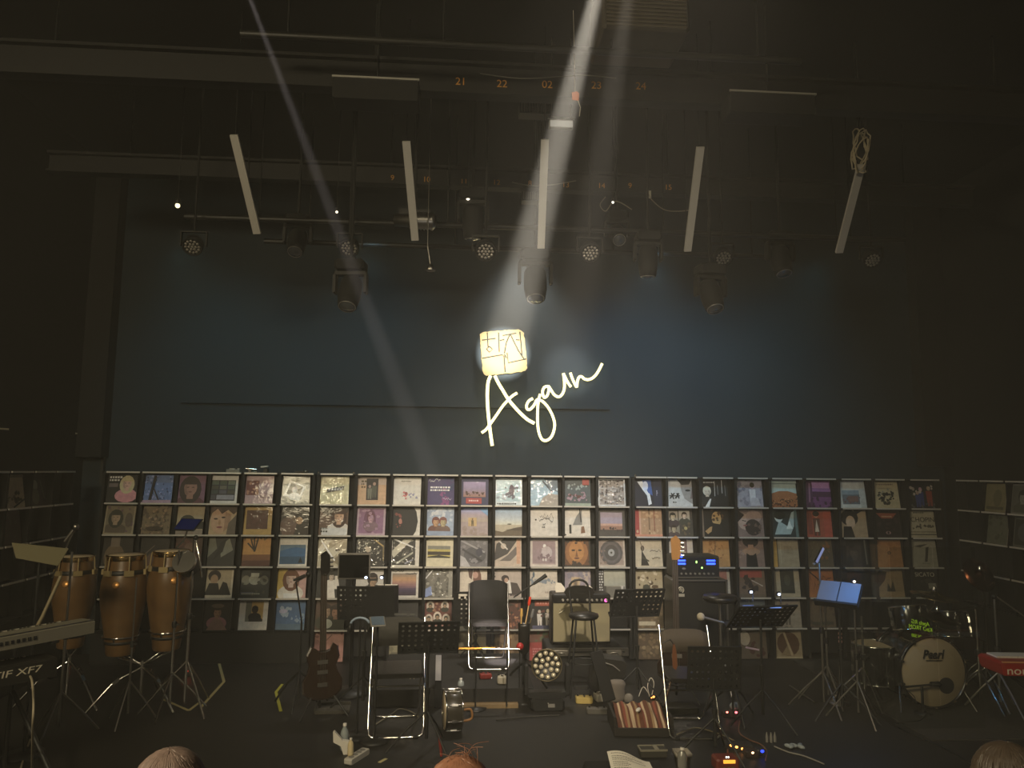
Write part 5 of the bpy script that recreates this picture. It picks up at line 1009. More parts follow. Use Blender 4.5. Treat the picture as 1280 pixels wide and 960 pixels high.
mb().tube([a_, a_+d*.15], [.020, .012], 10).build('microphone_body', BLK, t); mb().tube([a_+d*.14, e_, e_+d*.12], .007, 8).build('boom', BLK, t); mb().cyl((0, 0, .05), e_, .009, seg=8).build('pole', BLK, t); b = mb(); tripod(b, .3, .26); b.build('leg_set', BLK, t)
# black stand bundle at (655,..): stick bag with mallets
p = at(655, 790, 7.05); t = thing('stick_bag', p, 'dark stick bag hung on a stand right of the centre chair', 'bag')
mb().lathe([(.03, -.19), (.05, -.17), (.055, .05), (.06, .08), (.05, .075), (.045, .0), (.002, -.02)], 14, Matrix.Diagonal((1, .6, 1, 1))).build('pouch', VINYL, t); mb().cyl((0, .06, -p.z+.02), (0, .06, .05), .011, seg=8).lathe([(.16, -p.z+.002), (.16, -p.z+.015), (.01, -p.z+.03)], 16, Matrix.Translation((0, .06, 0))).build('support_pole', BLK, t)
for x, ang_, col, tip, lab in ((.0, 10, 'c9a878', 'e0442a', 'red-tipped mallet in the stick bag'), (-.03, 2, 'd0a860', 'd0a860', 'yellow wooden stick in the stick bag'), (.035, 14, '6a5a44', '777', 'dark-tipped stick in the stick bag')):
    a = Matrix.Translation(p+Vector((x, 0, .0))) @ Matrix.Rotation(R(ang_), 4, 'Y'); L = .25 if tip[0] == 'e' else .14
    s_ = thing('drum_mallet', p+Vector((x, 0, .0)), lab, 'mallet', 'mallets in the stick bag'); s_.rotation_euler = (0, R(ang_), 0)
    mb().cyl((0, 0, 0), (0, 0, L), .006, seg=8).build('shaft', mat('shaft_'+col, col, .5), s_); mb().tube([(0, 0, L-.01), (0, 0, L+.01), (0, 0, L+.07)], [.007, .015, .010], 10).build('tip', mat('tip_'+tip, tip, .4), s_)
p = at(650, 808, 6.95); t = thing('shaker_ball', p, 'small red ball-shaped shaker beside the silver flute', 'shaker'); mb().ell((0, 0, 0), .034, 14).build('shell', mat('shaker_red', '9c2420', .4), t); mb().cyl((0, .03, -p.z+.02), (0, .03, 0), .006, seg=6).build('holder', BLK, t)
# flute on a peg in front of the centre chair
p = at(611, 811, 6.85); w = 78*mpp(p); t = thing('flute', p, 'silver and gold flute lying level before the centre chair', 'flute')
mb().tube([(-w/2, 0, 0), (-w*.12, 0, 0)], .012, 10).build('foot_joint', BRASS, t); mb().tube([(-w*.12, 0, 0), (w/2, 0, -.006)], .010, 10).build('body_tube', mat('flute_silver', 'e8e2d4', .15, 1), t); b = mb()
for i in range(11): b.cyl((-w*.48+i*w*.075, -.003, .010), (-w*.48+i*w*.075, -.003, .024), .009, seg=8)
b.tube([(-w*.48, -.012, .012), (w*.1, -.012, .012)], .004, 6).build('key', BRASS, t)
mb().cyl((-w*.2, .02, -p.z+.02), (-w*.2, .02, -.005), .007, seg=6).lathe([(.10, -p.z+.002), (.10, -p.z+.012), (.01, -p.z+.02)], 14, Matrix.Translation((-w*.2, .02, 0))).cyl((w*.3, .02, -p.z+.02), (w*.3, .02, -.012), .007, seg=6).build('peg', BLK, t)
# LED wash light standing on the floor
yl = 6.85; pc = at(684, 832, yl); bz = onz(684, 889, 0); t = thing('floor_wash_light', (pc.x, bz.y+.10, 0), 'round LED wash light with nineteen lenses standing on the floor', 'stage light')
hz = pc.z; rr_ = 36*mpp(pc)/2*1.04
mb().box((0, .0, .05), (.30, .22, .10), ch=.02).build('base', BLK, t); b = mb(); b.box((0, .0, .12), (.36, .10, .05), ch=.012)
for k in (-1, 1): b.box((k*.185, 0, (.12+hz)/2), (.035, .10, hz-.10), ch=.01)
b.build('yoke', BLK, t); T = Matrix.Translation((0, 0, hz)) @ Matrix.Rotation(R(-6), 4, 'Z') @ Matrix.Rotation(R(82), 4, 'X')
hd = mb(T).lathe([(.01, -.12), (.10, -.11), (rr_*.95, -.02), (rr_*1.02, .03), (rr_, .06), (rr_*.94, .055), (rr_*.93, .045), (.001, .045)], 28).build('head', BLK, t); b = mb(T)
for q, n, o_ in ((0, 1, 0), (rr_*.40, 6, .3), (rr_*.76, 12, .1)):
    for i in range(n): a = 2*math.pi*i/n+o_; b.ell((q*math.cos(a), q*math.sin(a), .05), (rr_*.165, rr_*.165, .02), 10)
b.build('lens_cluster', mat('lens_cream', 'cfc4a8', .18, .35, coat=1), hd); mb(T).tube([(rr_*math.cos(a*.2244), rr_*math.sin(a*.2244), .055) for a in range(28)], .006, 6, True).build('bezel', mat('bezel_bronze', '5a5038', .4, .5), hd)
mb().ell((0, -.115, .07), .007, 8).box((.03, -.112, .05), (.06, .006, .03)).build('display', GREY, t)
# pieces on the riser and the floor in front of it
p = onz(612, 886, 0); t = thing('wood_plank', p, 'bare wooden plank lying along the front of the riser', 'plank'); L = 72*mpp(p); mb().box((0, .04, .018), (L, .07, .034)).build('board', WOOD, t)
p = onz(525, 885, 0); t = thing('wood_plank', p, 'shorter dull plank beside the front left chair legs', 'plank'); mb().box((0, .1, .018), (.42, .08, .034)).build('board', mat('plank_dull', '4a4336', .7, noise=.3, nscale=9), t)
def small_box(name, px, py, z, dims, col, label, cat, rz=0, extra=None, rough=.5):
    p = onz(px, py, z); t = thing(name, p+Vector((0, dims[1]/2, 0)), label, cat, rz=R(rz)); mb().box((0, 0, dims[2]/2), dims, ch=min(dims)*.15).build('case', mat('c_'+col, col, rough), t)
    if extra: extra(t, dims)
    return t
def knobs(n, m=BLK, r=.010):
    def f(t, d):
        b = mb()
        for i in range(n): b.cyl((-d[0]*.36+i*d[0]*.72/max(1, n-1), d[1]*.15, d[2]), (-d[0]*.36+i*d[0]*.72/max(1, n-1), d[1]*.15, d[2]+.016), r, r*.85, 10)
        b.build('knob', m, t); mb().cyl((0, -d[1]*.25, d[2]), (0, -d[1]*.25, d[2]+.012), .012, seg=10).build('foot_switch', CHR, t)
    return f
p = onz(607, 848, RZ)
small_box('effects_pedal', 607, 849, RZ, (.11, .08, .045), '7a2620', 'small red pedal on the riser below the centre chair', 'effects pedal', 8, knobs(3))
small_box('effects_pedal', 628, 856, RZ, (.085, .09, .07), 'a39b88', 'small pale gadget on the riser right of the red pedal', 'effects pedal', -6, knobs(2))
t = thing('pilot_lamp', onz(614, 847, RZ+.008), 'tiny white light on the riser beside the red pedal', 'lamp'); mb().ell((0, 0, 0), .008, 8).build('bulb', mat('led_white', 'f4f0e0', .4, emit=3), t)
small_box('paper_box', 579, 878, .0, (.09, .07, .11), '9a9484', 'pale paper box behind the dark drum', 'box', 10)
def bottle(px, py, z, h, r, label, col='8f9696'):
    p = onz(px, py, z); t = thing('bottle', p, label, 'bottle'); GL = mat('clear_plastic_'+col, col, .1, 0, coat=1)
    mb().lathe([(.001, 0), (r, 0), (r*1.02, h*.1), (r, h*.6), (r*.8, h*.74), (r*.38, h*.86), (r*.38, h*.92)], 16).build('body', GL, t); mb().lathe([(r*.44, h*.90), (r*.44, h), (.001, h)], 12).build('cap', WHT, t)
bottle(576, 862, .11, .10, .03, 'small clear bottle on top of the pale paper box')
small_box('effects_pedal', 731, 880, 0, (.155, .09, .055), 'b09a5a', 'gold guitar pedal on the floor right of the wash light', 'effects pedal', -3, knobs(3))
small_box('effects_pedal', 750, 878, .0, (.08, .10, .07), 'aaa494', 'white pedal behind the gold pedal', 'effects pedal', 12, knobs(2))
small_box('effects_pedal', 747, 893, 0, (.18, .07, .045), '55524b', 'low grey pedal in front of the gold pedal', 'effects pedal', -4, knobs(2))
small_box('power_brick', 727, 862, .0, (.14, .05, .03), '2b2a27', 'black power brick behind the gold pedal', 'power brick')
# open case with a striped cloth
p = onz(808, 922, 0); t = thing('instrument_case', p+Vector((0, .22, 0)), 'open dark case on the floor holding a striped cloth', 'case', rz=R(-4)); b = mb()
b.box((0, 0, .02), (.46, .40, .03)); b.box((0, -.2, .035), (.46, .02, .06)).box((-.23, 0, .075), (.02, .40, .14)).box((.23, 0, .075), (.02, .40, .14)).box((0, .2, .075), (.46, .02, .14)); b.build('tray', mat('case_dark', '24201b', .7), t)
mb(Matrix.Translation((-.22, .20, .15)) @ Matrix.Rotation(R(-22), 4, 'X') @ Matrix.Rotation(R(-14), 4, 'Y')).box((.0, 0, .21), (.11, .03, .42), ch=.008).build('lid', mat('case_lid', '0d0c0b', .9), t)
sc_ = thing('striped_cloth', t.location+Vector((0, 0, .045)), 'brown and cream striped cloth bunched in the open case', 'cloth', rz=R(-4)); n, m_ = 24, 10; vs = []; rr = random.Random(2)
for j in range(m_+1):
    for i in range(n+1):
        u, v = i/n, j/m_; vs.append((-.20+.40*u, -.175+.35*v, .035*math.sin(math.pi*u)*math.sin(math.pi*v)+.012*math.sin(u*26+v*3)+.006*math.sin(v*9+u*7)+.11*v))
fs = [[j*(n+1)+i, j*(n+1)+i+1, (j+1)*(n+1)+i+1, (j+1)*(n+1)+i] for j in range(m_) for i in range(n)]
b = mb(); cm = [mat('stripe_brown', '5a3422', .9), mat('stripe_cream', 'b09a7c', .9), mat('stripe_rust', '7a4030', .9), mat('stripe_tan', '8a7050', .9)]; seq = [0, 0, 1, 0, 2, 3, 0, 1, 1, 0, 3, 0, 0, 2, 1, 0, 0, 3, 1, 0, 2, 0, 1, 0]
zlo = [(x, y, z-.03) for x, y, z in vs]
for i in range(n):
    b.use(cm[seq[i]])
    for j in range(m_):
        f = [j*(n+1)+i, j*(n+1)+i+1, (j+1)*(n+1)+i+1, (j+1)*(n+1)+i]; b.add([vs[k] for k in f], [(0, 1, 2, 3)], True)
b.build('fabric', None, sc_)
p = sc_.location+Vector((-.02, -.04, .10)); t = thing('computer_mouse', p, 'small white gadget lying on the striped cloth', 'gadget'); mb(Matrix.Rotation(R(-30), 4, 'Z')).ell((0, 0, .012), (.018, .045, .014), 14).build('shell', WHT, t)
p = onz(775, 884, 0); t = thing('cloth_bag', p+Vector((0, .12, 0)), 'pale crumpled cloth bag behind the open case', 'bag')
mb(Matrix.Diagonal((1, .7, 1, 1))).lathe([(.001, 0), (.06, .0), (.075, .06), (.07, .13), (.082, .17), (.06, .20), (.001, .205)], 14).build('sack', mat('bag_grey', '6f675c', .9, bump=.5, nscale=14), t)
mb().ell((.10, -.02, .045), (.045, .03, .045), 12).build('drawstring_pouch', mat('pouch_grey', '7d776c', .9), t)
p = onz(762, 872, 0); t = thing('gig_bag', p+Vector((0, .2, 0)), 'dark slumped gig bag leaning behind the open case', 'bag'); mb(Matrix.Translation((-.02, 0, 0)) @ Matrix.Rotation(R(16), 4, 'X') @ Matrix.Rotation(R(8), 4, 'Y')).prism(rrect(.32, .34, .06) and [(x, z+.19) for x, z in rrect(.32, .34, .06)], -.05, .05).build('shell', mat('gig_black', '262420', .7, bump=.3, nscale=20), t)
mb(Matrix.Translation((-.02, 0, 0)) @ Matrix.Rotation(R(16), 4, 'X') @ Matrix.Rotation(R(8), 4, 'Y')).tube([(-.13, -.055, .30), (-.08, -.06, .33), (.02, -.06, .31), (.10, -.055, .26)], .006, 6).build('zip', GREY, t)
t = thing('power_adapter', onz(817, 872, .02), 'glowing orange plug light with looped white cable', 'power adapter'); mb().box((0, .02, 0), (.06, .04, .035), ch=.006).build('case', BLK, t); mb().ell((-.0, -.004, .008), (.011, .006, .009), 8).ell((-.02, -.004, .0), (.006, .005, .006), 8).build('led', mat('led_orange', 'ff9a48', .4, emit=5), t)
mb().tube(catmull([(-.03, .03, 0), (-.05, .02, .10), (-.02, .02, .17), (.01, .02, .12), (-.01, .02, .02)], 5), .004, 6).tube(catmull([(-.02, .05, 0), (-.08, .06, .08), (-.12, .08, -.01)], 5), .004, 6).build('cord', PAPER, t)
small_box('low_platform', 850, 893, 0, (.34, .16, .05), '35332c', 'low grey board between the right front chair legs', 'platform')
p = at(842.5, 820, 6.14); t = thing('orange_strap', p, 'orange leather strap hanging at the left of the right front chair', 'strap'); mb().prism([(-.012, -.09), (.014, -.11), (.026, -.08), (.022, .02), (.008, .09), (-.006, .10), (-.016, .0)], -.004, .004).build('strap_end', mat('strap_orange', '6a4026', .5), t); mb().tube([(0, 0, .09), (-.03, .0, .13), (-.095, .0, .10)], .005, 6).build('cord', BLK, t)
# dark drum on its side, red stick
p = onz(565, 921, 0); t = thing('side_drum', (p.x, p.y+.17, .155), 'dark shallow drum standing on its rim with a chrome hoop', 'drum', rz=R(8)); T = Matrix.Rotation(R(90), 4, 'Y')
mb(T).lathe([(.145, -.065), (.15, -.06), (.15, .06), (.145, .065)], 28).build('shell', mat('drum_dark', '3a352c', .35, coat=.5), t)
for x in (-.066, .066): mb(T).tube([(.153*math.cos(a*.2244), .153*math.sin(a*.2244), x) for a in range(28)], .007, 6, True).build('hoop', CHR, t)
mb(T).lathe([(.001, -.068), (.146, -.068), (.146, -.062)], 28).lathe([(.146, .062), (.146, .068), (.001, .068)], 28).build('head', SKIN, t); b = mb()
for i in range(8): a = i*math.pi/4+.3; b.box((0, .156*math.cos(a), .156*math.sin(a)), (.05, .016, .016), (a, 0, 0)).cyl((-.066, .162*math.cos(a), .162*math.sin(a)), (.066, .162*math.cos(a), .162*math.sin(a)), .003, seg=5)
b.build('lug', CHR, t); mb().tube(catmull([(.07, -.10, .02), (.13, -.12, .03), (.14, -.12, -.04), (.07, -.11, -.06)], 4), .010, 6).build('carry_strap', mat('strap_brown', '8a6238', .6), t)
p = onz(552, 946, 0); t = thing('red_flute_case', p, 'slim red stick standing against the dark shallow drum', 'stick'); q = at(549, 920, p.y+.03)-p; mb().tube([(0, 0, .004), q*.5, q], [.010, .011, .009], 8).build('stick', mat('stick_red', '8e2f2a', .4), t)
# white power strip group at the front left
STRIP = mat('strip_white', 'b3aea4', .45)
p, q = onz(434, 953, .02), onz(458, 938, .02); d = q-p; t = thing('power_strip', p, 'white power strip on the floor at front left', 'power strip', rz=math.atan2(d.y, d.x)); L = d.length
mb().box((L/2, 0, 0), (L, .065, .04), ch=.008).build('body', STRIP, t); b = mb()
for i in range(4): b.cyl((L*(.2+i*.2), 0, .02), (L*(.2+i*.2), 0, .023), .02, seg=12)
b.build('socket', GREY, t)
p = onz(432, 944, .0); t = thing('power_plug', p+Vector((0, .03, 0)), 'white folded adapter arm sticking up left of the power strip', 'plug', rz=R(5)); b = mb(); b.prism([(-.10, .16), (-.09, .165), (-.03, .10), (.02, .09), (.03, .05), (.02, 0), (-.02, 0), (-.04, .06), (-.095, .09)], -.02, .02); b.build('body', WHT, t)
bottle(430, 937, .0, .19, .032, 'clear bottle standing behind the white power strip'); bottle(438, 944, .04, .12, .022, 'small cream bottle beside the power strip', 'c9b890')
# printed sheet at the very front, on a low monitor wedge
p = onz(790, 985, 0); t = thing('stage_monitor', p+Vector((0, .14, 0)), 'low black wedge at the front edge carrying the printed sheet', 'monitor wedge')
mb().prism([(-.28, 0), (.28, 0), (.26, .05), (-.26, .05)], -.2, .2).build('cabinet', BLKM, t)
s0 = thing('printed_sheet', t.location+Vector((.02, -.06, .035)), 'white printed sheet curling up at the front edge of the stage', 'paper'); n = 12; b = mb(); w_, l_ = .30, .27; vs = []
for j in range(5):
    for i in range(n+1):
        u, v = i/n, j/4; vs.append((-w_/2+w_*u, l_*(v-.5)*.85, .03+.10*v+.02*math.sin(u*5)*v-.055*u*v))
b.add(vs, [[j*(n+1)+i, j*(n+1)+i+1, (j+1)*(n+1)+i+1, (j+1)*(n+1)+i] for j in range(4) for i in range(n)], True); b.build('sheet', PAPER, s0); b = mb(); rr = random.Random(4)
def shp(u, v): return (-w_/2+w_*u, l_*(v-.5)*.85, .032+.10*v+.02*math.sin(u*5)*v-.055*u*v)
for j, (v, u1) in enumerate(((.90, .62), (.80, .8), (.74, .55), (.68, .85), (.60, .4), (.54, .45), (.48, .42), (.40, .7), (.34, .6), (.28, .75))):
    u = .08
    while u < u1: k = rr.uniform(.02, .06); b.add([shp(u, v), shp(u+k, v), shp(u+k, v+.022), shp(u, v+.022)], [(0, 1, 2, 3)]); u += k+.012
b.build('print', mat('ink_grey', '6d6860', .8), s0)
# front right: tray, cup and effects
p = onz(818, 948, .0); t = thing('metal_tray', p+Vector((0, .05, 0)), 'flat metal-edged box at front left of the pale bin', 'tray'); L = 34*mpp(p)
mb().box((0, 0, .03), (L, .10, .05), ch=.006).build('box', mat('tray_dark', '3a372f', .6), t); b = mb(); b.box((0, -.05, .055), (L, .008, .012)).box((0, .05, .055), (L, .008, .012)).box((-L/2, 0, .055), (.008, .10, .012)).box((L*.12, 0, .055), (.03, .1, .012)); b.build('rim', mat('rim_pale', 'a39c88', .4, .4), t)
p = onz(856, 966, .0); t = thing('pale_bin', p+Vector((0, .06, 0)), 'pale plastic bin at the front edge under the right chair', 'bin'); T = Matrix.Rotation(R(45), 4, 'Z')
mb(T).lathe([(.05, 0), (.066, .10), (.080, .10), (.080, .125), (.070, .125), (.055, .02), (.001, .02)], 4).build('tub', mat('bin_grey', '8d8577', .6), t)
bottle(853, 960, .13, .13, .032, 'grey dome-topped bottle standing in the pale bin', '77756e')
def fx(px, py, z, d, col, lab, leds, rz=0):
    t = small_box('effects_unit', px, py, z, d, col, lab, 'effects unit', rz)
    for x, zz, r, c, s_ in leds: mb().ell((x, -d[1]/2-.002, zz), (r, .004, r*.8), 8).build('led', mat('fx_'+c, c, .4, emit=s_), t)
    return t
t = fx(911, 966, 0, (.17, .13, .09), '6a2a1e', 'red effects unit with an orange display at the front edge', []); mb().box((.005, -.068, .075), (.085, .006, .022)).build('display', mat('display_orange', 'f0a838', .4, emit=1.6), t); mb().ell((-.015, -.066, .105), .006, 8).ell((.0, -.066, .105), .006, 8).build('led', mat('led_white', 'f4f0e0', .4, emit=3), t)
b = mb()
for i in range(3): b.box((-.03+i*.03, -.067, .03), (.014, .004, .014))
b.build('button', mat('button_green', '4a6a2a', .5), t)
fx(926, 940, 0, (.20, .10, .05), '2a2622', 'black effects unit with three orange lights in a row', [(-.06, .045, .011, 'ff9a48', 6), (-.02, .035, .011, 'ff9a48', 6), (.022, .025, .010, 'ff9a48', 6)], -12)
fx(941, 948, 0, (.10, .08, .05), '33261f', 'small box with one orange light beside the blue light', [(0, .04, .010, 'ffb48a', 5)])
fx(953, 946, 0, (.07, .07, .05), '1e1e26', 'small pedal with a single deep blue light', [(0, .04, .014, '2438e8', 4)])
fx(909, 897, 0, (.07, .07, .05), '241c1a', 'small pedal with a red-white light behind the chair leg', [(0, .045, .010, 'ff7a6a', 5)])
t = fx(921, 898, 0, (.09, .08, .06), '3a2a26', 'pedal with a pink-red light under a scrap of clear plastic', [(-.005, .05, .012, 'ff6a70', 4)]); mb().ell((.0, .0, .09), (.05, .03, .035), 10).build('plastic_wrap', mat('clear_plastic_8f9696', '8f9696', .1, 0, coat=1), t)
for pts, lab, c in (([(925, 901), (924, 915), (935, 924), (950, 930), (958, 938), (957, 950)], 'brown cable curving from the pink-lit pedal to the blue light', '6a4a38'), ([(911, 948), (910, 936), (921, 930), (934, 934), (941, 944)], 'reddish cable looped over the row of orange lights', '8a5a44'),
                    ([(846, 918), (868, 910), (886, 913), (906, 920), (918, 926)], 'dull cable lying between the right chair legs', '7a7058'), ([(968, 933), (985, 940), (1005, 945), (1030, 955)], 'thin pale cable along the floor at front right', '7d7a70'),
                    ([(1158, 893), (1148, 901), (1120, 905), (1140, 918), (1180, 935), (1215, 955)], 'black cable snaking across the drum rug', '0c0c0b'), ([(470, 905), (490, 892), (500, 886), (515, 890), (525, 898)], 'pale thin cable under the left front chair', '7a7464'),
                    ([(620, 900), (660, 896), (700, 894)], 'dark cable in front of the wash light', '232019')):
    tag(mb().tube(catmull([onz(x, y, .012) for x, y in pts], 6), .006, 6).build('floor_cable', mat('cable_'+c, c, .6)), lab, 'cable', 'cables on the stage floor')
p = onz(996, 936, .0); t = thing('crumpled_wrap', p, 'crumpled scrap of clear plastic on the floor at front right', 'plastic'); b = mb(); rr = random.Random(6)
for i in range(5): b.ell((rr.uniform(-.06, .06), rr.uniform(-.04, .04), .018), (rr.uniform(.03, .05), .02, .016), 6, Matrix.Rotation(rr.uniform(0, 3), 4, 'Z'))
b.build('film', mat('clear_plastic_8f9696', '8f9696', .1, 0, coat=1), t)
p = onz(964, 928, 0); t = thing('cable_connectors', p, 'trio of pale plugs standing on the floor right of the blue light', 'plugs')
for dx in (-.03, 0, .035): mb().lathe([(.011, 0), (.012, .04), (.006, .06), (.004, .075)], 8, Matrix.Translation((dx, .01*abs(dx)*30, 0))).build('plug', GREY, t)
for a, b_, lab in (((987, 797.), (1020, 816.), 'dark rail end'),): pass
p, q = onz(987, 857, .01), onz(1018, 878, .01); tag(mb().tube([p, q], .009, 6).build('steel_rod', STEEL), 'loose steel rod lying on the floor left of the drums', 'rod')
p = onz(1046, 882, 0); t = thing('paper_scrap', p, 'pale triangular scrap on the floor left of the drums', 'paper'); mb().add([(-.035, 0, .003), (.05, .0, .002), (-.015, .11, .005), (-.035, 0, .0), (.05, 0, .0), (-.015, .11, .002)], [(0, 1, 2), (5, 4, 3), (0, 3, 4, 1), (1, 4, 5, 2), (2, 5, 3, 0)]).build('scrap', mat('scrap_tan', '6f6448', .8), t)
p = at(450, 781, 6.2); t = thing('headphones', p, 'pale-banded headphones hung behind the left front chair', 'headphones')
mb().tube([(.075*math.cos(R(a)), 0, .055*math.sin(R(a))) for a in range(0, 181, 15)], .009, 8).build('band', mat('band_blue', '8f9fb0', .3), t); b = mb()
for k in (-1, 1): b.ell((k*.075, 0, -.025), (.022, .035, .04), 10)
b.build('ear_cup', BLK, t); mb().cyl((0, .02, -p.z+.02), (0, .02, .05), .009, seg=8).lathe([(.12, -p.z+.002), (.12, -p.z+.012), (.01, -p.z+.02)], 14, Matrix.Translation((0, .02, 0))).build('holder', BLK, t)
p = at(472, 777, 6.1); t = thing('handheld_device', p, 'flat grey-blue handheld device beside the headphones', 'device'); T = Matrix.Rotation(R(14), 4, 'Z') @ Matrix.Rotation(R(-62), 4, 'X')
mb(T).box((0, 0, 0), (.12, .016, .12), ch=.006).build('case', GREY, t); mb(T).box((0, -.009, 0), (.10, .003, .10)).build('screen', mat('screen_greyblue', '5c6a78', .15), t); mb().cyl((0, .02, -p.z+.02), (0, .02, -.01), .009, seg=8).lathe([(.12, -p.z+.002), (.12, -p.z+.012), (.01, -p.z+.02)], 14, Matrix.Translation((0, .02, 0))).build('holder', BLK, t)
p = onz(548, 850, 0); pp = at(548, 836, 6.9); t = thing('ring_binder', (pp.x, pp.y, 0), 'white-spined binder standing on end behind the left front chair', 'binder'); z = at(548, 818, 6.9).z; zb_ = at(548, 851, 6.9).z
mb().box((0, .1, (z+.004)/2), (.06, .2, z-.004)).build('cover', BLKM, t); mb().box((0, -.004, (z+zb_)/2), (.05, .012, z-zb_-.01)).build('spine', mat('spine_grey', 'a8a6a8', .5), t)
p = onz(516, 868, 0); t = thing('power_adapter', onz(514, 871, .0)+Vector((0, .02, 0)), 'adapter with a bright red light under the left front chair', 'power adapter'); mb().box((0, .02, .05), (.06, .05, .09), ch=.008).build('case', BLK, t); mb().ell((.0, -.008, .05), (.006, .005, .012), 8).ell((.004, -.008, .03), (.006, .005, .010), 8).build('led', mat('led_red', 'ff3a2a', .4, emit=4), t)
mb().tube(catmull([(-.01, .02, .09), (-.015, .02, .18), (.0, .02, .26)], 4), .004, 6).tube(catmull([(.012, .02, .09), (.02, .02, .17), (.015, .02, .26)], 4), .004, 6).build('cord', mat('pale_cable', 'a89c84', .6), t)

# ---------------------------------------------------------------- drum kit
DRUM = mat('drum_shell_black', '12110f', .18, coat=1)
fr = onz(1167, 890, 0); yd = fr.y; cc = at(1167.5, 846.5, yd); rd = 43.5*mpp(cc)
RUG = mat('drum_rug', '2c2820', .95, noise=.25, nscale=30, bump=.3)
q = onz(1112, 900, 0); q2 = onz(1300, 975, 0)
tag(mb().box(((q.x+q.x+3.0)/2, yd+.55, .004), (2.9, 2.5, .008)).build('drum_rug', RUG), 'dark grey rug under the drum kit', 'rug')
zc_ = rd+.03; t = thing('bass_drum', (cc.x, yd, 0), 'bass drum with a cream front head and dark lettering', 'drum'); T = Matrix.Translation((0, 0, zc_)) @ Matrix.Rotation(R(90), 4, 'X')
mb(T).lathe([(rd*.97, -.44), (rd*.985, -.42), (rd*.985, -.03), (rd*.97, -.01)], 48).build('shell', DRUM, t)
for z, nm in ((-.015, 'hoop'), (-.435, 'hoop')): mb(T).lathe([(rd*.965, z-.02), (rd*1.03, z-.02), (rd*1.03, z+.02), (rd*.965, z+.02), (rd*.965, z-.02)], 48).build(nm, mat('hoop_black', '1a1816', .25, coat=1), t)
hp = .056; hx, hz = 17*mpp(cc), -9*mpp(cc); hx, hz = .075*1.2, -.055*1.1
mb(T).lathe([(.001, -.004), (rd*.95, -.006), (rd*.965, -.012)], 48).build('front_head', mat('head_cream', 'a8967a', .55, noise=.10, nscale=4), t)
px_ = at(1183, 857, yd)-Vector(t.location)
mb().lathe([(.001, -.004), (.062, -.004), (.070, .0), (.070, .004)], 24, Matrix.Translation((px_.x, .0, px_.z)) @ Matrix.Rotation(R(90), 4, 'X')).build('port_hole', mat('port_black', '0b0b0b', .7), t)
lg = at(1165, 818, yd)-Vector(t.location); text_mesh('brand_lettering', 'Pearl', .105, mat('ink_dark', '221d16', .6), t, Matrix.Translation((lg.x, -.012, lg.z)), .003, shear=.25, bold=.0025, sx=.92); mb().box((lg.x+.01, -.011, lg.z-.05), (.15, .003, .006)).build('lettering_underline', mat('ink_dark', '221d16', .6), t)
b = mb()
for i in range(10): a = 2*math.pi*i/10+.3; b.box((rd*1.02*math.cos(a), -.005, zc_+rd*1.02*math.sin(a)), (.03, .05, .02), (0, -a, 0)).cyl((rd*1.03*math.cos(a), .0, zc_+rd*1.03*math.sin(a)), (rd*1.02*math.cos(a), .14, zc_+rd*1.02*math.sin(a)), .005, seg=6).box((rd*1.0*math.cos(a), .16, zc_+rd*1.0*math.sin(a)), (.03, .05, .02), (0, -a, 0))
b.build('claw', CHR, t)
for k in (-1, 1): mb().tube([(k*rd*.9, .08, zc_-rd*.35), (k*rd*1.12, -.05, .012)], .010, 8).build('spur', CHR, t)
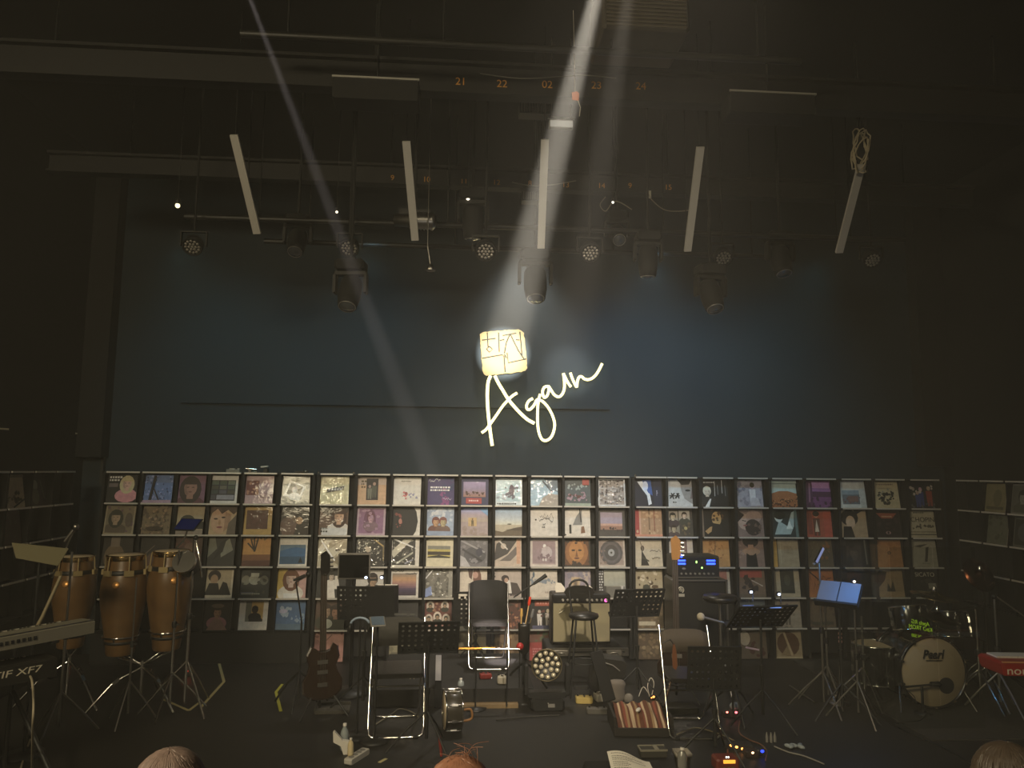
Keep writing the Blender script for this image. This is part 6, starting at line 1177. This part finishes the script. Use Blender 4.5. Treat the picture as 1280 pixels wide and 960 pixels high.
# kick microphone
t = thing('microphone_stand', onz(1154, 893, 0), 'short black boom stand aiming at the bass drum head', 'microphone stand'); O_ = -Vector(t.location); yk = t.location.y
j = at(1152, 857, yk)+O_; mb().cyl((0, 0, .02), (0, 0, j.z), .012, seg=8).lathe([(.07, 0), (.075, .012), (.02, .022)], 18).build('base_pole', BLK, t); mb().tube([at(1128, 859, yk-.02)+O_, j, at(1170, 855, yk)+O_], .010, 8).build('boom', BLK, t); mb().tube([at(1164, 855, yk)+O_, at(1172, 855, yk+.02)+O_], [.020, .024], 10).ell(at(1173, 855, yk+.02)+O_, .024, 10).build('microphone_body', BLK, t)
mb().tube(catmull([at(1130, 860, yk)+O_, at(1142, 870, yk-.02)+O_, at(1146, 880, yk-.02)+O_], 4), .004, 5).build('cable', BLK, t)
def tom(px, py, Y, r, h, tilt, label, rz=0, stand=True):
    p = at(px, py, Y); t = thing('tom_drum', p, label, 'drum', 'tom drums of the kit', rz=R(rz)); T = Matrix.Rotation(R(tilt), 4, 'X')
    mb(T).lathe([(r*.98, -h/2), (r, -h/2+.01), (r, h/2-.01), (r*.98, h/2)], 28).build('shell', DRUM, t); mb(T).lathe([(r*.99, h/2), (.001, h/2+.004)], 28).lathe([(.001, -h/2-.004), (r*.99, -h/2)], 28).build('head', SKIN, t)
    for z in (-h/2, h/2): mb(T).tube([(r*1.03*math.cos(a*.2244), r*1.03*math.sin(a*.2244), z) for a in range(28)], .008, 6, True).build('hoop', CHR, t)
    b = mb(T)
    for i in range(6): a = i*math.pi/3+.5; b.box((r*1.02*math.cos(a), r*1.02*math.sin(a), h*.2), (.022, .03, .05), (0, 0, a)).box((r*1.02*math.cos(a), r*1.02*math.sin(a), -h*.2), (.022, .03, .05), (0, 0, a)).cyl((r*1.04*math.cos(a), r*1.04*math.sin(a), -h/2), (r*1.04*math.cos(a), r*1.04*math.sin(a), h/2), .004, seg=5)
    b.build('lug', CHR, t)
    if stand: mb().tube([(0, .05, -h*.4), (0, .12, -h*.6), (0, .15, .55-p.z)], .012, 8).build('mount', CHR, t)
    else:
        for k in range(3): a = R(90+k*120); mb().cyl((r*1.04*math.cos(a), r*1.04*math.sin(a), 0), (r*1.06*math.cos(a), r*1.06*math.sin(a), .01-p.z), .008, seg=6).build('leg', CHR, t)
    return t
tom(1137, 772, yd+.22, .155, .20, -14, 'left rack tom above the bass drum with green reflected lettering', 12); tom(1186, 781, yd+.22, .165, .22, -14, 'right rack tom above the bass drum', -8)
tom(1094, 828, yd+.35, .19, .34, 0, 'floor tom standing left of the bass drum', 0, False)
p = at(1128, 777, yd); T = Matrix.Translation((p.x, 0, p.z))
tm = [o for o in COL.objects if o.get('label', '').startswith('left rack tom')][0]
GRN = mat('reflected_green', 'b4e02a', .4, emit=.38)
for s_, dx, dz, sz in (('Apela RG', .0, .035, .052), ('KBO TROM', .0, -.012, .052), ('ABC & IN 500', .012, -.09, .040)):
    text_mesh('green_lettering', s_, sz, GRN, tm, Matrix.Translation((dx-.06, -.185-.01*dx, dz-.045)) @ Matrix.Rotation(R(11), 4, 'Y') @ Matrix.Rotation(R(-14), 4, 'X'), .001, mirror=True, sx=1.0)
def cymbal(px, py, Y, r, tx, ty, base_px, label, col='b08d4e', pale=False):
    p = at(px, py, Y); b0 = floor_at(base_px, 900, Y+.1); t = thing('cymbal', b0, label, 'cymbal', 'cymbals of the kit'); c = p-b0
    T = Matrix.Translation(c) @ Matrix.Rotation(R(tx), 4, 'X') @ Matrix.Rotation(R(ty), 4, 'Y')
    mb(T).lathe([(.012, .040), (.03, .036), (.05, .016), (r*.6, .006), (r, -.012), (r, -.015), (r*.6, .002), (.05, .010)], 36).build('plate', mat('cymbal_'+col, col, .26, 1, bump=.05, nscale=60), t)
    mb().tube([c+Vector((0, 0, .08)), c-Vector((0, 0, .10)), Vector((0, 0, c.z-.25)), (0, 0, .25)], .009, 8).lathe([(.02, 0), (.02, .03), (.008, .05)], 12, Matrix.Translation(c+Vector((0, 0, .04)))).build('stand', CHR, t); b = mb(); tripod(b, .34, .28); b.build('leg_set', CHR, t)
    return t
cymbal(1168, 744, yd+.55, .215, 6, 6, 1160, 'pale crash cymbal tilted above the right rack tom', 'c9b48a'); cymbal(1172, 770, yd+.05, .19, 10, 8, 1236, 'dull cymbal slung low in front of the rack toms', '6a5a38')
cymbal(1225, 718, yd+.5, .17, 62, 10, 1240, 'reddish cymbal turned to face the audience at far right', '7a4a34')
b0 = floor_at(1228, 905, yd+.1); stand_pole('cymbal_stand', b0, [Vector((b0.x, b0.y, at(1224, 758, yd+.1).z)), at(1224, 758, yd+.1), at(1194, 762, yd+.05)], 'chrome stand with a level arm right of the rack toms', 'stand', m=CHR, r=.011, legs=.3)
b0 = floor_at(1252, 895, yd); stand_pole('microphone_stand', b0, [Vector((b0.x, b0.y, at(1246, 746, yd).z)), at(1246, 746, yd), at(1280, 770, yd-.1)], 'steel boom stand between the drums and the red keyboard', 'microphone stand', m=STEEL, r=.009, legs=.28)
b0 = floor_at(1082, 890, yd+.2); stand_pole('hi_hat_stand', b0, [Vector((b0.x, b0.y, at(1090, 770, yd+.2).z))], 'chrome stand left of the floor tom', 'stand', m=CHR, r=.011, legs=.28)
# clear drum shield
m = bpy.data.materials.new('clear_acrylic'); m.use_nodes = True; nt = m.node_tree; nt.nodes.clear(); o_ = nt.nodes.new('ShaderNodeOutputMaterial'); mx = nt.nodes.new('ShaderNodeMixShader'); tr = nt.nodes.new('ShaderNodeBsdfTransparent'); gl = nt.nodes.new('ShaderNodeBsdfGlossy'); gl.inputs['Roughness'].default_value = .02; tr.inputs['Color'].default_value = (.93, .94, .92, 1)
mx.inputs[0].default_value = .05; nt.links.new(tr.outputs[0], mx.inputs[1]); nt.links.new(gl.outputs[0], mx.inputs[2]); nt.links.new(mx.outputs[0], o_.inputs[0]); ACR = m
ysf = yd-.45; a_, b_ = at(1112, 684, ysf), at(1218, 684, ysf); c_ = at(1058, 684, ysf+.9)
t = thing('drum_shield', ((a_.x+b_.x)/2, ysf, 0), 'clear acrylic shield standing in front of the drum kit', 'drum shield'); O_ = -Vector(t.location); zs_ = a_.z
for (p, q), s_ in ((((a_.x, ysf), ((a_.x+b_.x)/2-.005, ysf)), 0), ((((a_.x+b_.x)/2+.005, ysf), (b_.x, ysf)), 0), (((c_.x, ysf+.9), (a_.x-.01, ysf+.01)), 0)):
    d = Vector((q[0]-p[0], q[1]-p[1], 0)); n = Vector((-d.y, d.x, 0)).normalized()*.003; P = Vector((p[0], p[1], .012))+O_; P.z = .012; Q = P+d; H = Vector((0, 0, zs_-.012))
    mb().add([P-n, Q-n, Q-n+H, P-n+H, P+n, Q+n, Q+n+H, P+n+H], [(0, 1, 2, 3), (7, 6, 5, 4), (0, 4, 5, 1), (1, 5, 6, 2), (2, 6, 7, 3), (3, 7, 4, 0)]).build('panel', ACR, t)
# red keyboard at the right edge
pa = at(1258, 829, 5.6); z = pa.z; t = thing('keyboard', Vector((pa.x+.45, pa.y, z-.10)), 'red keyboard with white lettering at the right edge', 'keyboard', rz=R(-4))
b = mb(); b.prism([(-.45, .0), (.45, 0), (.45, .09), (-.45, .10), (-.475, .085), (-.46, .02)], -.0, .28); b.build('body', mat('keyboard_red', '8f2016', .4), t); mb().box((0, .0, .10), (.92, .02, .008)).build('edge_trim', mat('trim_orange', 'c9885a', .4), t)
text_mesh('brand_lettering', 'nord', .085, mat('print_white', 'cfc9b4', .5), t, Matrix.Translation((-.325, -.003, .035)), .002, sx=1.3); b = mb()
for i in range(30): b.box((-.40+i*.0275, .2, .105), (.024, .13, .014))
b.build('white_keys', mat('ivory_keys', 'c9c3b4', .4), t)
t2 = thing('keyboard_stand', Vector((pa.x+.45, pa.y+.14, 0)), 'black stand under the red keyboard', 'keyboard stand', rz=R(-4)); mb().tube([(-.3, -.1, .02), (.3, .1, z-.112)], .016, 8).tube([(.3, -.1, .02), (-.3, .1, z-.112)], .016, 8).build('frame', BLK, t2)
# things on top of the left rack
zr = Z0-.001
def rest(px, Y=PY+.06): q = at(px, 600, Y); return Vector((q.x, Y, zr))
t = thing('small_box', rest(292), 'small grey box lying on top of the left rack', 'box'); mb().box((0, 0, .022), (.15, .10, .040), ch=.006).build('case', mat('box_grey', '77766c', .5), t); mb().box((-.02, 0, .045), (.05, .05, .008)).box((.05, 0, .045), (.02, .04, .01)).build('switch', WHT, t)
t = thing('clamp', rest(312), 'chrome clamp beside the grey box on the rack', 'clamp'); mb().box((0, 0, .02), (.03, .03, .04)).cyl((-.05, 0, .05), (.07, 0, .04), .012, seg=8).cyl((.02, -.01, .01), (.08, -.01, .014), .008, seg=8).build('body', CHR, t)
t = thing('small_lamp', rest(332), 'tiny dark lamp with a pale top on the rack', 'lamp'); mb().box((0, 0, .03), (.05, .05, .06), ch=.008).build('case', BLK, t); mb(Matrix.Rotation(R(-6), 4, 'Y')).box((-.01, 0, .075), (.08, .05, .016), ch=.004).build('top_plate', WHT, t)
t = thing('microphone', rest(375), 'dark microphone resting on the rack near its right end', 'microphone'); mb().tube([(-.06, 0, .02), (.04, 0, .02)], [.012, .018], 10).build('handle', BLK, t); mb().ell((.06, 0, .022), .022, 10).build('grille', STEEL, t)
for px in (399, 443, 700, 793): 
    t = thing('rack_screw', rest(px), {399: 'bright bolt on top of the rack at the left of the shiny cream cover', 443: 'bright bolt above the gap right of the shiny cream cover', 700: 'bright bolt on the rack above the icy blue cover', 793: 'bright bolt on the rack above the silvery crowd cover'}[px], 'bolt', 'bolts on the racks'); mb().cyl((0, -.06, 0), (0, -.06, .016), .011, seg=8).ell((0, -.06, .018), .012, 8).build('head', CHR, t)
# tape on the left wall
for px, py, lab in ((3, 536, 'short pale tape strip on the left wall at the picture edge'), (100, 542, 'short pale tape strip on the left wall near the corner')):
    p = atx(px, py, XL+.006); tag(mb(Matrix.Translation(p)).box((0, 0, 0), (.004, .2, .016), (R(1), 0, 0)).build('wall_tape', mat('wall_tape', 'b9ae92', .6)), lab, 'tape', 'tape strips on the left wall')
# ---------------------------------------------------------------- people in the front rows (only the tops of their heads reach the frame)
def person(px, py, Y, label, hair, skin, cloth, fine=False, turn=0):
    p = at(px, py, Y); H = p.z; t = thing('person', (p.x, Y, 0), label, 'person', 'people in the front row', rz=R(turn))
    k = H/1.31
    J = {'pel': (0, .0, .46), 'spi': (0, -.02, .66), 'che': (0, -.02, .86), 'nek': (0, .0, 1.03), 'hd0': (0, .02, 1.09), 'hd1': (0, .015, 1.20), 'hd2': (0, .01, 1.255)}
    for s_, n in ((-1, 'l'), (1, 'r')):
        J.update({n+'hip': (s_*.10, .04, .45), n+'kne': (s_*.13, .46, .49), n+'ank': (s_*.13, .44, .08), n+'toe': (s_*.14, .60, .04), n+'sho': (s_*.19, -.02, .96), n+'elb': (s_*.24, .06, .68), n+'wri': (s_*.13, .28, .60)})
        for f in range(4): J[f'{n}f{f}a'] = (s_*(.13-.018*f+.02), .35, .595-.004*f); J[f'{n}f{f}b'] = (s_*(.12-.018*f+.02), .40, .575)
        J[n+'th'] = (s_*.075, .33, .60)
    E = [('pel', 'spi'), ('spi', 'che'), ('che', 'nek'), ('nek', 'hd0'), ('hd0', 'hd1'), ('hd1', 'hd2')]
    for n in 'lr':
        E += [('pel', n+'hip'), (n+'hip', n+'kne'), (n+'kne', n+'ank'), (n+'ank', n+'toe'), ('che', n+'sho'), (n+'sho', n+'elb'), (n+'elb', n+'wri'), (n+'wri', n+'th')]
        for f in range(4): E += [(n+'wri', f'{n}f{f}a'), (f'{n}f{f}a', f'{n}f{f}b')]
    Rr = {'pel': .14, 'spi': .125, 'che': .14, 'nek': .055, 'hd0': .07, 'hd1': .085, 'hd2': .06, 'hip': .085, 'kne': .06, 'ank': .04, 'toe': .035, 'sho': .065, 'elb': .045, 'wri': .03, 'th': .010}
    ks = list(J); me = bpy.data.meshes.new('body'); me.from_pydata([tuple(c*k for c in J[q]) for q in ks], [(ks.index(a), ks.index(b)) for a, b in E], []); o = bpy.data.objects.new('body', me); COL.objects.link(o); o.parent = t
    md = o.modifiers.new('skin', 'SKIN'); sd = o.modifiers.new('sub', 'SUBSURF'); sd.levels = sd.render_levels = 1
    for i, q in enumerate(ks):
        r_ = Rr.get(q, Rr.get(q[1:], .009)); me.skin_vertices[0].data[i].radius = (r_*k, r_*k); me.skin_vertices[0].data[i].use_root = (q == 'pel')
    me.materials.append(mat('skin_'+skin, skin, .5))
    hd = Vector((0, .015, 1.19))*k
    mb(Matrix.Translation(hd)).ell((0, .02, -.01), (.074*k, .09*k, .105*k), 16).ell((0, .112*k, -.015), (.014, .02, .022), 8).ell((-.076*k, .01, -.01), (.012, .022, .03), 8).ell((.076*k, .01, -.01), (.012, .022, .03), 8).ell((0, .10*k, -.06*k), (.026, .012, .008), 8).build('face', mat('skin_'+skin, skin, .5), t)
    b = mb(Matrix.Translation(hd)); rr = random.Random(px); HM = mat('hair_'+hair, hair, .38, noise=.45, nscale=55)
    prof = [(.001, .122*k), (.04*k, .117*k), (.075*k, .09*k), (.094*k, .04*k), (.098*k, -.02*k), (.09*k, -.09*k), (.085*k, -.11*k)]; seg = 20; vs = []
    for i, (r_, z) in enumerate(prof):
        for a in range(seg):
            an = 2*math.pi*a/seg; front = math.sin(an) > .35 and z < .05*k
            q = r_*(1 if not front else .5); vs.append((q*math.cos(an), q*math.sin(an)*1.08-.005+(0 if not front else -.0), z+(0 if not front else .03*k)))
    b.add(vs, [[i*seg+a, i*seg+(a+1) % seg, (i+1)*seg+(a+1) % seg, (i+1)*seg+a] for i in range(len(prof)-1) for a in range(seg)], True)
    for i in range(260):                                  # separate locks over the cap
        an = rr.uniform(0, 6.283); z0_ = rr.uniform(.3, 1); pts = []
        for j in range(5):
            ph = (1-z0_)*1.2+j*.28; r_ = (.100+.004*rr.random())*k
            pts.append((r_*math.sin(ph)*math.cos(an+j*.05), r_*1.08*math.sin(ph)*math.sin(an+j*.05)-.005, .122*k*math.cos(ph)+.002))
        b.tube(pts, [.003, .004, .004, .003, .001], 4)
    if fine:
        for i in range(15):
            a0 = rr.uniform(0, 6.283); L = rr.uniform(.03, .075); x0, y0 = rr.uniform(-.05, .05), rr.uniform(-.03, .04)
            b.tube(catmull([(x0, y0, .112*k), (x0+math.cos(a0)*L*.4, y0+math.sin(a0)*L*.3, .115*k+L*.5), (x0+math.cos(a0)*L*1.1, y0+math.sin(a0)*L*.6, .115*k+L*.62)], 5), .0008, 4)
    b.build('hair', HM, t)
    b = mb(); b.tube([Vector(q)*k for q in ((0, 0, .44), (0, -.015, .60), (0, -.02, .80), (0, -.02, .95), (0, -.005, 1.02))], [.165*k, .15*k, .185*k, .15*k, .065*k], 16)
    for s_ in (-1, 1): b.tube([Vector(q)*k for q in ((s_*.14, -.02, .95), (s_*.195, -.01, .93), (s_*.243, .06, .68), (s_*.15, .25, .61))], [.085*k, .078*k, .062*k, .045*k], 12)
    b.build('jacket', mat('cloth_'+cloth, cloth, .9), t)
    b = mb()
    for s_ in (-1, 1): b.tube([Vector(q)*k for q in ((s_*.08, -.02, .46), (s_*.11, .2, .48), (s_*.13, .45, .49), (s_*.13, .455, .30), (s_*.13, .44, .10))], [.11*k, .10*k, .078*k, .068*k, .06*k], 12)
    b.build('trousers', mat('cloth_dark', '1d1c20', .9), t); b = mb()
    for s_ in (-1, 1): b.ell((s_*.135*k, .50*k, .035), (.05, .13, .034), 12)
    b.build('shoe', BLK, t)
    return t
person(211, 940.5, 2.25, 'brown-haired person whose crown rises at the lower left edge', '85726a', 'c9a07c', '3a3530')
person(575, 951, 2.15, 'person with wispy reddish hair at the bottom centre', 'ab7a62', 'c9a07c', '2f2a2c', True)
person(1262, 932, 2.3, 'dimly lit person at the lower right corner', '55493f', 'b08a6c', '26262a')

# ---------------------------------------------------------------- haze
m = bpy.data.materials.new('stage_haze'); m.use_nodes = True; nt = m.node_tree; nt.nodes.clear(); o_ = nt.nodes.new('ShaderNodeOutputMaterial'); v = nt.nodes.new('ShaderNodeVolumeScatter')
v.inputs['Color'].default_value = (1, .97, .90, 1); v.inputs['Density'].default_value = HAZE; v.inputs['Anisotropy'].default_value = -.35; nt.links.new(v.outputs[0], o_.inputs['Volume'])
hz = mb().box(((XL+XR)/2, 3.6, ZC/2), (XR-XL-.02, 10.4, ZC-.02)).build('stage_haze', m); tag(hz, 'thin haze hanging in the air over the whole stage', 'haze', kind='stuff')
